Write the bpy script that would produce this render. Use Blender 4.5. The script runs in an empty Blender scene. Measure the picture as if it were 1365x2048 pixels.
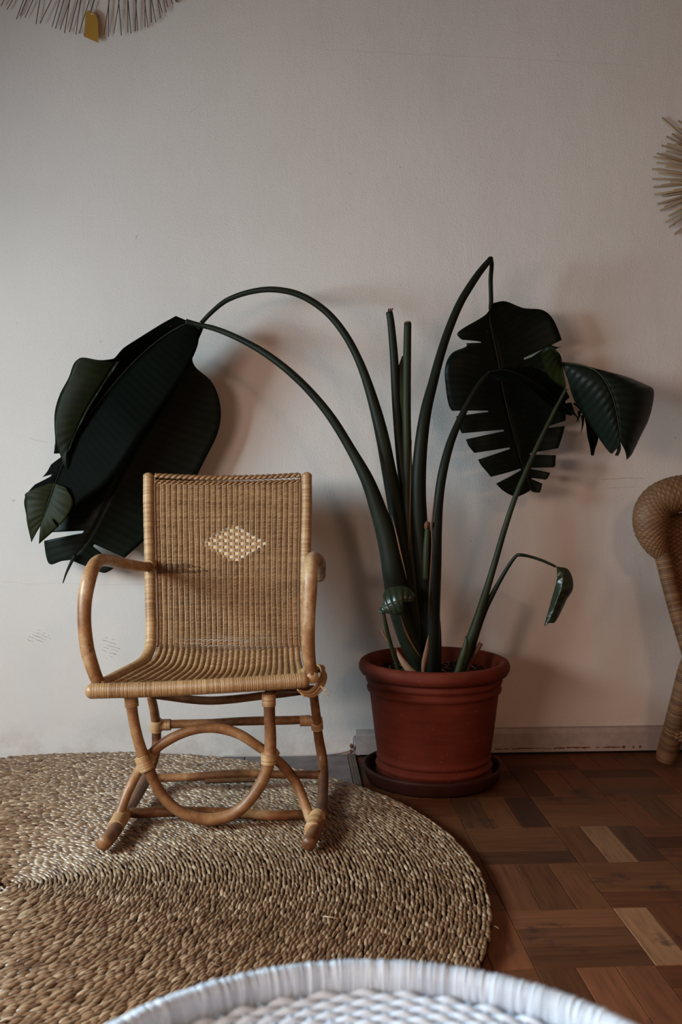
import bpy, bmesh, math, random
import numpy as np
from mathutils import Vector, Matrix, Euler

rnd = random.Random(7)
nrs = np.random.RandomState(5)
SC = bpy.context.scene
COL = SC.collection
PI = math.pi
R = math.radians

# ------------------------------------------------------------------ camera
FPX = 1991.0; CW, CH = 1365, 2048
HC = 0.95
PITCH, YAW = R(2.27), R(3.08)
cam_d = bpy.data.cameras.new('camera')
cam = bpy.data.objects.new('camera', cam_d); COL.objects.link(cam)
cam_d.sensor_fit = 'HORIZONTAL'; cam_d.sensor_width = 24.0
cam_d.lens = 24.0 * FPX / CW
cam_d.clip_start = 0.02
cam.location = (0, 0, HC)
cam.rotation_euler = Euler((PI / 2 - PITCH, 0, -YAW), 'XYZ')
cam_d.dof.use_dof = True
cam_d.dof.focus_distance = 2.85
cam_d.dof.aperture_fstop = 5.0
SC.camera = cam
CM = cam.rotation_euler.to_matrix()

# ------------------------------------------------------------------ world, light, exposure
W = bpy.data.worlds.new('sky'); SC.world = W; W.use_nodes = True
bg = W.node_tree.nodes['Background']
bg.inputs[0].default_value = (0.62, 0.74, 0.95, 1); bg.inputs[1].default_value = 0.15

WALL_Y = 3.306
XL, XR, YR, ZC = -2.05, 3.3, -2.9, 2.9
# two windows in the left wall: (y0, y1, z0, z1)
WINDOWS = [(1.20, 2.30, 0.30, 1.62), (-1.60, 0.80, 0.30, 1.62)]
PA = (190, 258, 292); PB = (300, 228, 195); PAMB = (52, 31, 20)

def area(name, loc, rot, sx, sy, rgb):
    p = max(rgb)
    l = bpy.data.lights.new(name, 'AREA'); l.shape = 'RECTANGLE'; l.size = sx; l.size_y = sy
    l.energy = p; l.color = tuple(v / p for v in rgb)
    o = bpy.data.objects.new(name, l); COL.objects.link(o); o.location = loc; o.rotation_euler = rot
    return o
# daylight outside the windows: cool sky by the near one, warmer light by the far one
area('daylight_near_window', (XL - .30, 1.75, 1.75), (0, R(-84), 0), 1.4, 1.2, PA)
area('daylight_far_window', (XL - .50, -.50, 1.80), (0, R(-84), R(8)), 1.5, 2.8, PB)
# added warm fill light behind the viewer, no lamp stands there
area('warm_fill', (1.2, -1.6, 2.55), (0, 0, 0), .5, .5, PAMB)
SC.view_settings.view_transform = 'Standard'
SC.view_settings.look = 'None'
SC.view_settings.gamma = 1.0
SC.view_settings.use_curve_mapping = False
SC.view_settings.exposure = 0.0
try:
    SC.cycles.max_bounces = 8
    SC.cycles.diffuse_bounces = 3
except Exception:
    pass

# ------------------------------------------------------------------ helpers
def at(px, py, Y):
    """point on the plane y=Y seen at pixel (px,py) of the photograph"""
    d = CM @ Vector(((px - CW / 2) / FPX, -(py - CH / 2) / FPX, -1))
    return Vector((0, 0, HC)) + d * (Y / d.y)
def atz(px, py, z):
    d = CM @ Vector(((px - CW / 2) / FPX, -(py - CH / 2) / FPX, -1))
    return Vector((0, 0, HC)) + d * ((z - HC) / d.z)

def tag(o, label=None, cat=None, group=None, kind=None):
    if label: o['label'] = label
    if cat: o['category'] = cat
    if group: o['group'] = group
    if kind: o['kind'] = kind
    return o
def empty(name, loc, label, cat, group=None):
    o = bpy.data.objects.new(name, None); COL.objects.link(o); o.location = loc
    o.empty_display_size = 0.05
    return tag(o, label, cat, group)

class MB:
    def __init__(s):
        s.V = []; s.F = []; s.A = []; s.n = 0
    def add(s, verts, faces, val=0.5):
        verts = np.asarray(verts, dtype=np.float64).reshape(-1, 3)
        faces = np.asarray(faces, dtype=np.int64).reshape(-1, 4)
        s.V.append(verts); s.F.append(faces + s.n)
        if np.isscalar(val): val = np.full(len(verts), val)
        s.A.append(np.asarray(val, dtype=np.float64).ravel())
        s.n += len(verts)
    def build(s, name, mat, parent=None, smooth=True, **tags):
        V = np.concatenate(s.V); F = np.concatenate(s.F); A = np.concatenate(s.A)
        if parent is not None:
            V = V - np.array(parent_world(parent))
        me = bpy.data.meshes.new(name)
        me.vertices.add(len(V)); me.vertices.foreach_set('co', V.astype(np.float32).ravel())
        tri = F[:, 2] == F[:, 3]
        lt = np.where(tri, 3, 4); ls = np.concatenate(([0], np.cumsum(lt)[:-1]))
        mask = np.ones(F.shape, bool); mask[tri, 3] = False
        loops = F[mask]
        me.loops.add(len(loops)); me.loops.foreach_set('vertex_index', loops.astype(np.int32))
        me.polygons.add(len(F)); me.polygons.foreach_set('loop_start', ls.astype(np.int32))
        me.polygons.foreach_set('loop_total', lt.astype(np.int32))
        me.polygons.foreach_set('use_smooth', np.full(len(F), smooth))
        at_ = me.attributes.new('val', 'FLOAT', 'POINT'); at_.data.foreach_set('value', A.astype(np.float32))
        me.update(calc_edges=True)
        me.materials.append(mat)
        o = bpy.data.objects.new(name, me); COL.objects.link(o)
        if parent is not None: o.parent = parent
        tag(o, **tags)
        return o
    # --- shapes
    def box(s, lo, hi, val=0.5):
        x0, y0, z0 = lo; x1, y1, z1 = hi
        v = [(x0,y0,z0),(x1,y0,z0),(x1,y1,z0),(x0,y1,z0),(x0,y0,z1),(x1,y0,z1),(x1,y1,z1),(x0,y1,z1)]
        f = [(0,3,2,1),(4,5,6,7),(0,1,5,4),(1,2,6,5),(2,3,7,6),(3,0,4,7)]
        s.add(v, f, val)
    def tube(s, path, rad, sides=10, val=0.5, closed=False, cap=True, flat=1.0, up=None):
        P = np.array([tuple(p) for p in path], dtype=float); n = len(P)
        rad = np.full(n, rad) if np.isscalar(rad) else np.asarray(rad, float)
        if closed:
            T = np.roll(P, -1, 0) - np.roll(P, 1, 0)
        else:
            T = np.gradient(P, axis=0)
        T /= np.linalg.norm(T, axis=1)[:, None] + 1e-12
        a = np.array([0, 0, 1.0]) if up is None else np.array(up, float)
        if up is None and abs(T[0] @ a) > .9: a = np.array([1.0, 0, 0])
        N = np.zeros_like(P); nn = a - T[0] * (a @ T[0]); nn /= np.linalg.norm(nn); N[0] = nn
        for i in range(1, n):
            src = a if up is not None else N[i - 1]
            q = src - T[i] * (src @ T[i]); N[i] = q / (np.linalg.norm(q) + 1e-12)
        B = np.cross(T, N)
        th = np.linspace(0, 2 * PI, sides, endpoint=False)
        ring = (N[:, None, :] * (np.cos(th) * flat)[None, :, None] + B[:, None, :] * np.sin(th)[None, :, None]) * rad[:, None, None] + P[:, None, :]
        V = ring.reshape(-1, 3)
        i = np.arange(n if closed else n - 1)[:, None]; j = np.arange(sides)[None, :]
        i2 = (i + 1) % n; j2 = (j + 1) % sides
        F = np.stack([i * sides + j + 0 * j2, i * sides + j2, i2 * sides + j2, i2 * sides + j], -1).reshape(-1, 4)
        va = val if np.isscalar(val) else np.repeat(np.asarray(val, float), sides)
        if cap and not closed:
            V = np.concatenate([V, P[:1], P[-1:]]); c0, c1 = n * sides, n * sides + 1
            jj = np.arange(sides)
            f0 = np.stack([np.full(sides, c0), (jj + 1) % sides, jj, jj], -1)
            b = (n - 1) * sides
            f1 = np.stack([np.full(sides, c1), b + jj, b + (jj + 1) % sides, b + (jj + 1) % sides], -1)
            F = np.concatenate([F, f0, f1])
            if not np.isscalar(va): va = np.concatenate([va, [va[0], va[-1]]])
        s.add(V, F, va)
    def lathe(s, prof, c, seg=64, val=0.5):
        prof = np.array(prof, float); n = len(prof)
        th = np.linspace(0, 2 * PI, seg, endpoint=False)
        V = np.stack([c[0] + prof[:, 0][:, None] * np.cos(th), c[1] + prof[:, 0][:, None] * np.sin(th),
                      c[2] + prof[:, 1][:, None] + 0 * th], -1).reshape(-1, 3)
        i = np.arange(n - 1)[:, None]; j = np.arange(seg)[None, :]; j2 = (j + 1) % seg
        F = np.stack([i * seg + j, i * seg + j2, (i + 1) * seg + j2, (i + 1) * seg + j], -1).reshape(-1, 4)
        s.add(V, F, val)
    def ball(s, c, r, sc=(1, 1, 1), val=0.5, n=10):
        prof = [(max(1e-5, r * math.sin(a)), -r * math.cos(a)) for a in np.linspace(0, PI, n)]
        m = MB(); m.lathe(prof, (0, 0, 0), 2 * n); V = m.V[0] * np.array(sc) + np.array(tuple(c))
        s.add(V, m.F[0], val)

def parent_world(o):
    p = Vector((0, 0, 0))
    while o is not None:
        p += o.location; o = o.parent
    return tuple(p)

def smooth_path(pts, n=8):
    """Catmull-Rom through points of any dimension"""
    P = [np.array(tuple(p), float) for p in pts]
    P = [2 * P[0] - P[1]] + P + [2 * P[-1] - P[-2]]
    out = []
    for i in range(1, len(P) - 2):
        a, b, c, d = P[i - 1], P[i], P[i + 1], P[i + 2]
        for k in range(n):
            t = k / n
            out.append(.5 * ((2 * b) + (-a + c) * t + (2 * a - 5 * b + 4 * c - d) * t * t + (-a + 3 * b - 3 * c + d) * t ** 3))
    out.append(P[-2])
    return np.array(out)
def resample(P, n):
    P = np.asarray(P, float)
    d = np.concatenate(([0], np.cumsum(np.linalg.norm(np.diff(P[:, :3], axis=0), axis=1))))
    t = np.linspace(0, d[-1], n)
    return np.stack([np.interp(t, d, P[:, k]) for k in range(P.shape[1])], -1)
def length(P):
    return float(np.linalg.norm(np.diff(np.asarray(P)[:, :3], axis=0), axis=1).sum())

def wrapped(mb, path, rad, pitch=.003, amp=.0006, sides=14, k=4):
    """a pole wound with cane: one ridge per turn, each turn a little different in tone"""
    path = np.asarray(path, float); L = length(path); turns = max(3, int(L / pitch)); n = turns * k + 1
    if np.isscalar(rad): rad = np.full(len(path), rad)
    Q = resample(np.concatenate([path, np.asarray(rad)[:, None]], 1), n)
    ph = np.arange(n) % k
    rid = np.sin(PI * (ph + .0) / k)
    tone = np.repeat(nrs.rand(turns + 1), k)[:n]
    slow = np.interp(np.arange(n), np.linspace(0, n, 12), nrs.rand(12))
    mb.tube(Q[:, :3], Q[:, 3] + amp * (rid - .5) + .0005 * (tone - .5), sides, val=np.clip(.65 * tone + .35 * slow, 0, 1))

# ------------------------------------------------------------------ materials
def mat_new(name, rough=.6, spec=.5):
    m = bpy.data.materials.new(name); m.use_nodes = True
    nt = m.node_tree; b = nt.nodes['Principled BSDF']
    b.inputs['Roughness'].default_value = rough; b.inputs['Specular IOR Level'].default_value = spec
    return m, nt, b
def N(nt, t, **kw):
    n = nt.nodes.new(t)
    for k, v in kw.items():
        if hasattr(n, k): setattr(n, k, v)
        else: n.inputs[k].default_value = v
    return n
def ramp(nt, fac, stops):
    r = nt.nodes.new('ShaderNodeValToRGB'); e = r.color_ramp.elements
    while len(e) < len(stops): e.new(.5)
    for i, (p, c) in enumerate(stops):
        e[i].position = p; e[i].color = (*c, 1)
    nt.links.new(fac, r.inputs[0]); return r.outputs[0]
def noise(nt, scale, detail=3, rough=.55, vec=None, out=0):
    n = nt.nodes.new('ShaderNodeTexNoise'); n.inputs['Scale'].default_value = scale
    n.inputs['Detail'].default_value = detail; n.inputs['Roughness'].default_value = rough
    if vec is not None: nt.links.new(vec, n.inputs['Vector'])
    return n.outputs[out]
def coords(nt, scale=(1, 1, 1), rot=(0, 0, 0), loc=(0, 0, 0), src='Object'):
    tc = nt.nodes.new('ShaderNodeTexCoord'); mp = nt.nodes.new('ShaderNodeMapping')
    mp.inputs['Scale'].default_value = scale; mp.inputs['Rotation'].default_value = rot; mp.inputs['Location'].default_value = loc
    nt.links.new(tc.outputs[src], mp.inputs[0]); return mp.outputs[0]
def mixc(nt, fac, a, b, mode='MIX'):
    m = nt.nodes.new('ShaderNodeMix'); m.data_type = 'RGBA'; m.blend_type = mode
    for sock, v in ((m.inputs[0], fac), (m.inputs[6], a), (m.inputs[7], b)):
        if hasattr(v, 'is_linked'): nt.links.new(v, sock)
        elif isinstance(v, (int, float)): sock.default_value = v
        else: sock.default_value = (*v, 1)
    return m.outputs[2]
def math_(nt, op, a, b=None, c=None, clamp=False):
    m = nt.nodes.new('ShaderNodeMath'); m.operation = op; m.use_clamp = clamp
    for k, v in enumerate((a, b, c)):
        if v is None: continue
        if hasattr(v, 'is_linked'): nt.links.new(v, m.inputs[k])
        else: m.inputs[k].default_value = v
    return m.outputs[0]
def attr(nt, name='val'):
    a = nt.nodes.new('ShaderNodeAttribute'); a.attribute_name = name; return a.outputs['Fac']
def bump(nt, b, h, strength=.3, dist=.002):
    n = nt.nodes.new('ShaderNodeBump'); n.inputs['Strength'].default_value = strength; n.inputs['Distance'].default_value = dist
    nt.links.new(h, n.inputs['Height']); nt.links.new(n.outputs[0], b.inputs['Normal'])

def m_simple(name, c, rough=.6, spec=.5, var=.15, scale=20, bmp=.15, bscale=120):
    m, nt, b = mat_new(name, rough, spec); v = coords(nt)
    f = noise(nt, scale, 4, .6, v)
    lo = tuple(x * (1 - var) for x in c); hi = tuple(min(1, x * (1 + var)) for x in c)
    nt.links.new(ramp(nt, f, [(.3, lo), (.7, hi)]), b.inputs['Base Color'])
    if bmp: bump(nt, b, noise(nt, bscale, 3, .6, v), bmp, .001)
    return m

def m_strand(name, stops, rough=.5, spec=.5, nscale=60, bmp=.2, mixn=.35, var_scale=6):
    """colour from the per-strand tone 'val' plus slow patches"""
    m, nt, b = mat_new(name, rough, spec); v = coords(nt)
    n1 = noise(nt, nscale, 4, .6, v); n2 = noise(nt, var_scale, 3, .6, v)
    f = math_(nt, 'ADD', math_(nt, 'MULTIPLY', attr(nt), 1 - mixn),
              math_(nt, 'MULTIPLY', math_(nt, 'ADD', math_(nt, 'MULTIPLY', n1, .4), math_(nt, 'MULTIPLY', n2, .6)), mixn))
    nt.links.new(ramp(nt, f, stops), b.inputs['Base Color'])
    if bmp: bump(nt, b, n1, bmp, .0006)
    return m

M = {}
# plaster wall with scuffs
def make_wall_mat():
    m, nt, b = mat_new('plaster', .75, .25); v = coords(nt)
    big = noise(nt, 1.3, 3, .5, v); mid = noise(nt, 7, 4, .6, v)
    base = ramp(nt, big, [(.3, (.60, .565, .53)), (.7, (.66, .625, .585))])
    base = mixc(nt, math_(nt, 'MULTIPLY', ramp(nt, mid, [(.55, (0, 0, 0)), (.75, (1, 1, 1))]), .10), base, (.50, .43, .37))
    # fine specks
    sp = noise(nt, 38, 2, .5, v)
    base = mixc(nt, math_(nt, 'MULTIPLY', ramp(nt, sp, [(.775, (0, 0, 0)), (.80, (1, 1, 1))]), .45), base, (.22, .17, .14))
    # dirt low on the wall
    sx = nt.nodes.new('ShaderNodeSeparateXYZ'); nt.links.new(v, sx.inputs[0]); X, Y, Z = sx.outputs
    low = math_(nt, 'MULTIPLY', math_(nt, 'SUBTRACT', 1.0, math_(nt, 'DIVIDE', Z, .16), clamp=True), ramp(nt, noise(nt, 9, 5, .7, v), [(.42, (0, 0, 0)), (.62, (1, 1, 1))]))
    base = mixc(nt, math_(nt, 'MULTIPLY', low, .55), base, (.36, .28, .23))
    # groups of short scuff strokes
    for (px, py, w, h, sl, fr, st) in ((77, 1276, .036, .022, .45, 300, .75), (222, 1294, .028, .045, .35, 240, .7), (1028, 1262, .02, .03, .8, 200, .15)):
        p = at(px, py, WALL_Y)
        dx = math_(nt, 'SUBTRACT', X, p.x); dz = math_(nt, 'SUBTRACT', Z, p.z)
        e = math_(nt, 'ADD', math_(nt, 'POWER', math_(nt, 'DIVIDE', math_(nt, 'ABSOLUTE', dx), w), 2),
                  math_(nt, 'POWER', math_(nt, 'DIVIDE', math_(nt, 'ABSOLUTE', dz), h), 2))
        msk = math_(nt, 'GREATER_THAN', 1.0, math_(nt, 'ADD', e, math_(nt, 'MULTIPLY', math_(nt, 'SUBTRACT', noise(nt, 60, 2, .5, v), .45), 5)))
        wv = math_(nt, 'MULTIPLY', math_(nt, 'SUBTRACT', noise(nt, 45, 3, .6, v), .5), .014)
        ph = math_(nt, 'SINE', math_(nt, 'MULTIPLY', math_(nt, 'ADD', math_(nt, 'ADD', dz, wv), math_(nt, 'MULTIPLY', dx, sl)), 540))
        strk = math_(nt, 'MULTIPLY', math_(nt, 'GREATER_THAN', ph, .80), msk)
        base = mixc(nt, math_(nt, 'MULTIPLY', strk, st), base, (.23, .20, .19))
    # thin cracks / pencil lines
    for (x0, y0, x1, y1, st) in ((0, 1166, 300, 1170, .16), (640, 988, 780, 992, .1), (1205, 957, 1290, 957, .5), (1215, 975, 1270, 975, .35), (650, 98, 1290, 132, .18), (60, 876, 95, 885, .3), (380, 225, 400, 208, .25)):
        p, q = at(x0, y0, WALL_Y), at(x1, y1, WALL_Y)
        sl = (q.z - p.z) / (q.x - p.x)
        wob = math_(nt, 'MULTIPLY', math_(nt, 'SUBTRACT', noise(nt, 12, 4, .6, v), .5), .022)
        dz = math_(nt, 'ABSOLUTE', math_(nt, 'SUBTRACT', math_(nt, 'ADD', Z, wob), math_(nt, 'ADD', math_(nt, 'MULTIPLY', math_(nt, 'SUBTRACT', X, p.x), sl), p.z)))
        line = math_(nt, 'MULTIPLY', math_(nt, 'LESS_THAN', dz, .0011), math_(nt, 'MULTIPLY', math_(nt, 'GREATER_THAN', X, p.x), math_(nt, 'LESS_THAN', X, q.x)))
        base = mixc(nt, math_(nt, 'MULTIPLY', line, st), base, (.25, .2, .17))
    nt.links.new(base, b.inputs['Base Color'])
    vv = coords(nt, (1, 1, .35))
    h = math_(nt, 'ADD', math_(nt, 'MULTIPLY', noise(nt, 190, 3, .6, v), .6), math_(nt, 'ADD', math_(nt, 'MULTIPLY', noise(nt, 28, 4, .6, vv), .5), math_(nt, 'MULTIPLY', noise(nt, 5, 2, .5, v), 1.5)))
    bump(nt, b, h, .55, .0045)
    return m
M['wall'] = make_wall_mat()
M['room'] = m_simple('dark_room_paint', (.30, .20, .135), .8, .2)
M['ceiling'] = m_simple('ceiling_paint', (.32, .22, .15), .8, .2)
M['trimwhite'] = m_simple('painted_skirting', (.36, .31, .29), .5, .4, .12, 30, .2, 200)
M['tile'] = m_simple('grey_tile', (.17, .145, .14), .7, .2, .25, 14, .2, 60)
M['grout'] = m_simple('grout', (.07, .055, .05), .9, .1)
M['cable'] = m_simple('cable_sheath', (.42, .37, .36), .5, .4, .05)
M['rust'] = m_simple('rusty_clip', (.12, .045, .025), .8, .2, .4, 150)
M['pot'] = None
def make_pot():
    m, nt, b = mat_new('terracotta', .7, .15); v = coords(nt)
    st = noise(nt, 9, 4, .6, coords(nt, (1, 1, 9)))
    n = noise(nt, 14, 5, .65, v)
    base = ramp(nt, math_(nt, 'ADD', math_(nt, 'MULTIPLY', st, .5), math_(nt, 'MULTIPLY', n, .5)), [(.3, (.085, .0145, .0070)), (.7, (.145, .027, .0135))])
    ch = noise(nt, 75, 3, .6, coords(nt, (1, 1, 3.2)))
    base = mixc(nt, math_(nt, 'MULTIPLY', ramp(nt, ch, [(.70, (0, 0, 0)), (.74, (1, 1, 1))]), .55), base, (.52, .36, .28))
    nt.links.new(base, b.inputs['Base Color']); bump(nt, b, noise(nt, 160, 3, .6, coords(nt, (1, 1, 2))), .25, .0008)
    return m
M['pot'] = make_pot()
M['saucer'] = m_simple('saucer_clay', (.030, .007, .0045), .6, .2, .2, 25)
M['soil'] = m_simple('soil', (.020, .014, .010), .95, .1, .5, 60, 1, 90)
M['twig'] = m_simple('dry_twig', (.20, .13, .08), .8, .2, .3, 60)
M['dry'] = m_strand('dried_sheath', [(.1, (.075, .025, .010)), (.5, (.15, .072, .036)), (.9, (.27, .175, .11))], .6, .3, 90)
M['wicker'] = m_strand('wicker_weave', [(.20, (.085, .034, .011)), (.5, (.245, .125, .050)), (.82, (.46, .29, .135))], .45, .5, 120, .15, .5, 9)
M['wrap'] = m_strand('cane_wrapping', [(.12, (.20, .095, .034)), (.5, (.39, .225, .098)), (.88, (.56, .37, .185))], .42, .5, 90, .15, .4, 12)
M['strip'] = m_strand('flat_cane', [(.1, (.40, .24, .11)), (.9, (.58, .38, .19))], .35, .5, 60)
M['seagrass'] = m_strand('seagrass_strand', [(.12, (.075, .034, .014)), (.45, (.20, .114, .056)), (.72, (.31, .205, .118)), (.95, (.54, .41, .27))], .33, .9, 180, .3, .35, 5)
M['rugback'] = m_simple('rug_underside', (.018, .009, .005), .9, .1)
M['wicker2'] = m_strand('dark_wicker', [(.15, (.030, .012, .005)), (.5, (.125, .062, .027)), (.85, (.25, .135, .063))], .55, .3, 120, .15, .5, 9)
M['white'] = m_strand('white_painted_wicker', [(.1, (.42, .53, .64)), (.5, (.56, .71, .86)), (.9, (.64, .79, .92))], .45, .4, 60, .1, .3)
M['gap'] = m_simple('shadow_gap', (.012, .008, .006), .9, .1)
M['stick'] = m_strand('reed_stick', [(.1, (.19, .115, .06)), (.9, (.34, .225, .125))], .55, .35, 60)
M['thinstick'] = m_strand('thin_twig', [(.1, (.085, .04, .024)), (.9, (.17, .085, .045))], .6, .3, 60)
M['card'] = m_simple('ochre_card', (.36, .195, .03), .6, .3, .05)
M['thread'] = m_simple('thread', (.2, .15, .1), .8, .2)
M['splint'] = m_simple('split_bamboo', (.10, .045, .018), .6, .3, .3, 60)
M['darkwood'] = m_simple('old_bamboo', (.13, .095, .07), .6, .3, .3, 60)

def make_rattan():
    m, nt, b = mat_new('rattan_pole', .42, .4); v = coords(nt)
    n1 = noise(nt, 10, 4, .6, v); n2 = noise(nt, 70, 4, .65, v)
    f = math_(nt, 'ADD', math_(nt, 'MULTIPLY', n1, .72), math_(nt, 'MULTIPLY', n2, .28))
    f = math_(nt, 'ADD', f, math_(nt, 'MULTIPLY', math_(nt, 'SUBTRACT', attr(nt), .5), .5))
    base = ramp(nt, f, [(.30, (.060, .020, .007)), (.44, (.155, .060, .020)), (.60, (.29, .140, .055)), (.80, (.58, .41, .235))])
    k = noise(nt, 42, 2, .5, v)
    base = mixc(nt, math_(nt, 'MULTIPLY', ramp(nt, k, [(.73, (0, 0, 0)), (.76, (1, 1, 1))]), .8), base, (.06, .028, .014))
    nt.links.new(base, b.inputs['Base Color']); bump(nt, b, n2, .25, .001)
    return m
M['rattan'] = make_rattan()

def make_leaf(name, c0, c1, rough=.34, spec=.45):
    m, nt, b = mat_new(name, rough, spec); v = coords(nt)
    f = math_(nt, 'ADD', math_(nt, 'MULTIPLY', attr(nt), .55), math_(nt, 'MULTIPLY', noise(nt, 14, 3, .6, v), .45))
    base = ramp(nt, f, [(.2, c0), (.8, c1)])
    sp = noise(nt, 30, 3, .6, v)
    base = mixc(nt, math_(nt, 'MULTIPLY', ramp(nt, sp, [(.72, (0, 0, 0)), (.76, (1, 1, 1))]), .6), base, (.05, .035, .016))
    nt.links.new(base, b.inputs['Base Color']); bump(nt, b, noise(nt, 60, 2, .5, v), .12, .001)
    return m
M['leaf'] = make_leaf('dark_leaf', (.0008, .0014, .0008), (.0026, .0040, .0022), .55, .02)
M['leaf_sheen'] = make_leaf('sheen_leaf', (.0016, .0030, .0020), (.0085, .0138, .0095), .42, .10)  # sheen partly painted in: lighter base colour besides a little more gloss
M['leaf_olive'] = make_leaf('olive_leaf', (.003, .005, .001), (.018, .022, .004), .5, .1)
M['leaf_young'] = make_leaf('young_leaf', (.008, .015, .008), (.030, .046, .024), .3, .45)
def make_petiole():
    m, nt, b = mat_new('petiole', .5, .15)
    f = math_(nt, 'ADD', math_(nt, 'MULTIPLY', attr(nt), .6), math_(nt, 'MULTIPLY', noise(nt, 30, 3, .6, coords(nt, (1, 1, .12))), .4))
    nt.links.new(ramp(nt, f, [(.15, (.0035, .0048, .0028)), (.5, (.012, .016, .009)), (.85, (.050, .060, .024))]), b.inputs['Base Color'])
    return m
M['petiole'] = make_petiole()

def make_parquet():
    m, nt, b = mat_new('parquet_wood', .6, .16)
    oi = nt.nodes.new('ShaderNodeObjectInfo')
    tc = nt.nodes.new('ShaderNodeTexCoord')
    add = nt.nodes.new('ShaderNodeVectorMath'); add.operation = 'ADD'
    sc = nt.nodes.new('ShaderNodeVectorMath'); sc.operation = 'SCALE'; sc.inputs[3].default_value = 37.0
    nt.links.new(oi.outputs['Random'], sc.inputs[0]); nt.links.new(tc.outputs['Object'], add.inputs[0]); nt.links.new(sc.outputs[0], add.inputs[1])
    mp = nt.nodes.new('ShaderNodeMapping'); mp.inputs['Scale'].default_value = (2.2, 26, 26); nt.links.new(add.outputs[0], mp.inputs[0])
    g = noise(nt, 3.2, 5, .65, mp.outputs[0])
    grain = ramp(nt, g, [(.25, (.55, .55, .55)), (.55, (1, 1, 1)), (.8, (1.25, 1.2, 1.15))])
    base = mixc(nt, 1.0, oi.outputs['Color'], grain, 'MULTIPLY')
    st = noise(nt, 5, 4, .6, coords(nt, src='Generated'))
    geo = nt.nodes.new('ShaderNodeNewGeometry')
    w = noise(nt, 6.5, 5, .7, geo.outputs['Position'])
    base = mixc(nt, math_(nt, 'MULTIPLY', ramp(nt, w, [(.58, (0, 0, 0)), (.68, (1, 1, 1))]), .75), base, (.020, .014, .015))
    nt.links.new(base, b.inputs['Base Color'])
    bump(nt, b, g, .15, .0006)
    nt.links.new(ramp(nt, g, [(.2, (.50, .50, .50)), (.8, (.68, .68, .68))]), b.inputs['Roughness'])
    return m
M['parquet'] = make_parquet()

# ================================================================== SETTING
def struct(name, lo, hi, mat, **k):
    m = MB(); m.box(lo, hi); return m.build(name, mat, smooth=False, kind='structure')
floor = struct('floor', (XL - .2, YR - .2, -.08), (XR + .2, WALL_Y + .2, -.012), M['grout'])
struct('wall_back', (XL - .2, WALL_Y, -.08), (XR + .2, WALL_Y + .15, ZC), M['wall'])
struct('wall_right', (XR, YR, -.08), (XR + .15, WALL_Y, ZC), M['room'])
struct('wall_rear', (XL - .2, YR - .15, -.08), (XR + .15, YR, ZC), M['room'])
struct('ceiling', (XL - .2, YR - .15, ZC), (XR + .2, WALL_Y + .15, ZC + .1), M['ceiling'])
m = MB(); ys = [YR] + [v for w in sorted(WINDOWS) for v in w[:2]] + [WALL_Y]
for k in range(0, len(ys), 2): m.box((XL - .15, ys[k], -.08), (XL, ys[k + 1], ZC))
for (y0, y1, z0, z1) in WINDOWS:
    m.box((XL - .15, y0, -.08), (XL, y1, z0)); m.box((XL - .15, y0, z1), (XL, y1, ZC))
m.build('wall_left', M['room'], smooth=False, kind='structure')
for k, (y0, y1, z0, z1) in enumerate(WINDOWS):
    win = MB(); ym = (y0 + y1) / 2
    for lo, hi in (((y0, z0), (y1, z0 + .05)), ((y0, z1 - .05), (y1, z1)), ((y0, z0), (y0 + .05, z1)), ((y1 - .05, z0), (y1, z1)), ((ym - .02, z0), (ym + .02, z1))):
        win.box((XL - .08, lo[0], lo[1]), (XL - .04, hi[0], hi[1]))
    win.build('window_%d' % (k + 1), M['trimwhite'], smooth=False, kind='structure')

# floor board to the right: basket parquet, three slats to a square
XB = 0.225          # left limit of the parquet (threshold strip)
cols = [0.229, 0.473, 0.708, 0.932]
while cols[-1] < 2.1: cols.append(cols[-1] + .231)
rows = [WALL_Y - .02, 3.105, 2.85, 2.602, 2.355, 2.103, 1.850, 1.600, 1.352, 1.104, .856, .608]
planks = {}
def plank(lo, hi, color):
    lx, ly = hi[0] - lo[0], hi[1] - lo[1]
    horiz = lx > ly
    L, Wd = (lx, ly) if horiz else (ly, lx)
    key = (round(L, 3), round(Wd, 3))
    if key not in planks:
        g = .0007; hx, hy, t = L / 2 - g, Wd / 2 - g, .0008
        v = []
        for z, q in ((-.012, 0), (-.0008, 0), (0, t)):
            v += [(-hx + q, -hy + q, z), (hx - q, -hy + q, z), (hx - q, hy - q, z), (-hx + q, hy - q, z)]
        f = []
        for k in (0, 4):
            for j in range(4): f.append((k + j, k + (j + 1) % 4, k + 4 + (j + 1) % 4, k + 4 + j))
        f.append((8, 9, 10, 11)); f.append((3, 2, 1, 0))
        me = bpy.data.meshes.new('parquet_slat'); me.from_pydata(v, [], f); me.materials.append(M['parquet']); planks[key] = me
    o = bpy.data.objects.new('parquet_slat', planks[key]); COL.objects.link(o); o.parent = floor
    o.location = ((lo[0] + hi[0]) / 2, (lo[1] + hi[1]) / 2, rnd.uniform(-.0006, 0))
    if not horiz: o.rotation_euler = (0, 0, PI / 2)
    o.color = (*color, 1)
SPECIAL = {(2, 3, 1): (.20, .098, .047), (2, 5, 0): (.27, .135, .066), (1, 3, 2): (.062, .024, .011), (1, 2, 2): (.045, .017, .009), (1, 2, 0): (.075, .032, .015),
           (1, 4, 0): (.12, .045, .02), (1, 5, 0): (.16, .062, .027), (1, 5, 1): (.115, .045, .020), (1, 5, 2): (.085, .033, .014), (0, 5, 2): (.17, .062, .026), (0, 5, 1): (.17, .062, .026), (2, 3, 2): (.070, .028, .013), (0, 4, 1): (.075, .027, .013), (1, 6, 0): (.09, .034, .014), (1, 6, 1): (.18, .068, .03), (1, 6, 2): (.15, .055, .024)}
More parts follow.
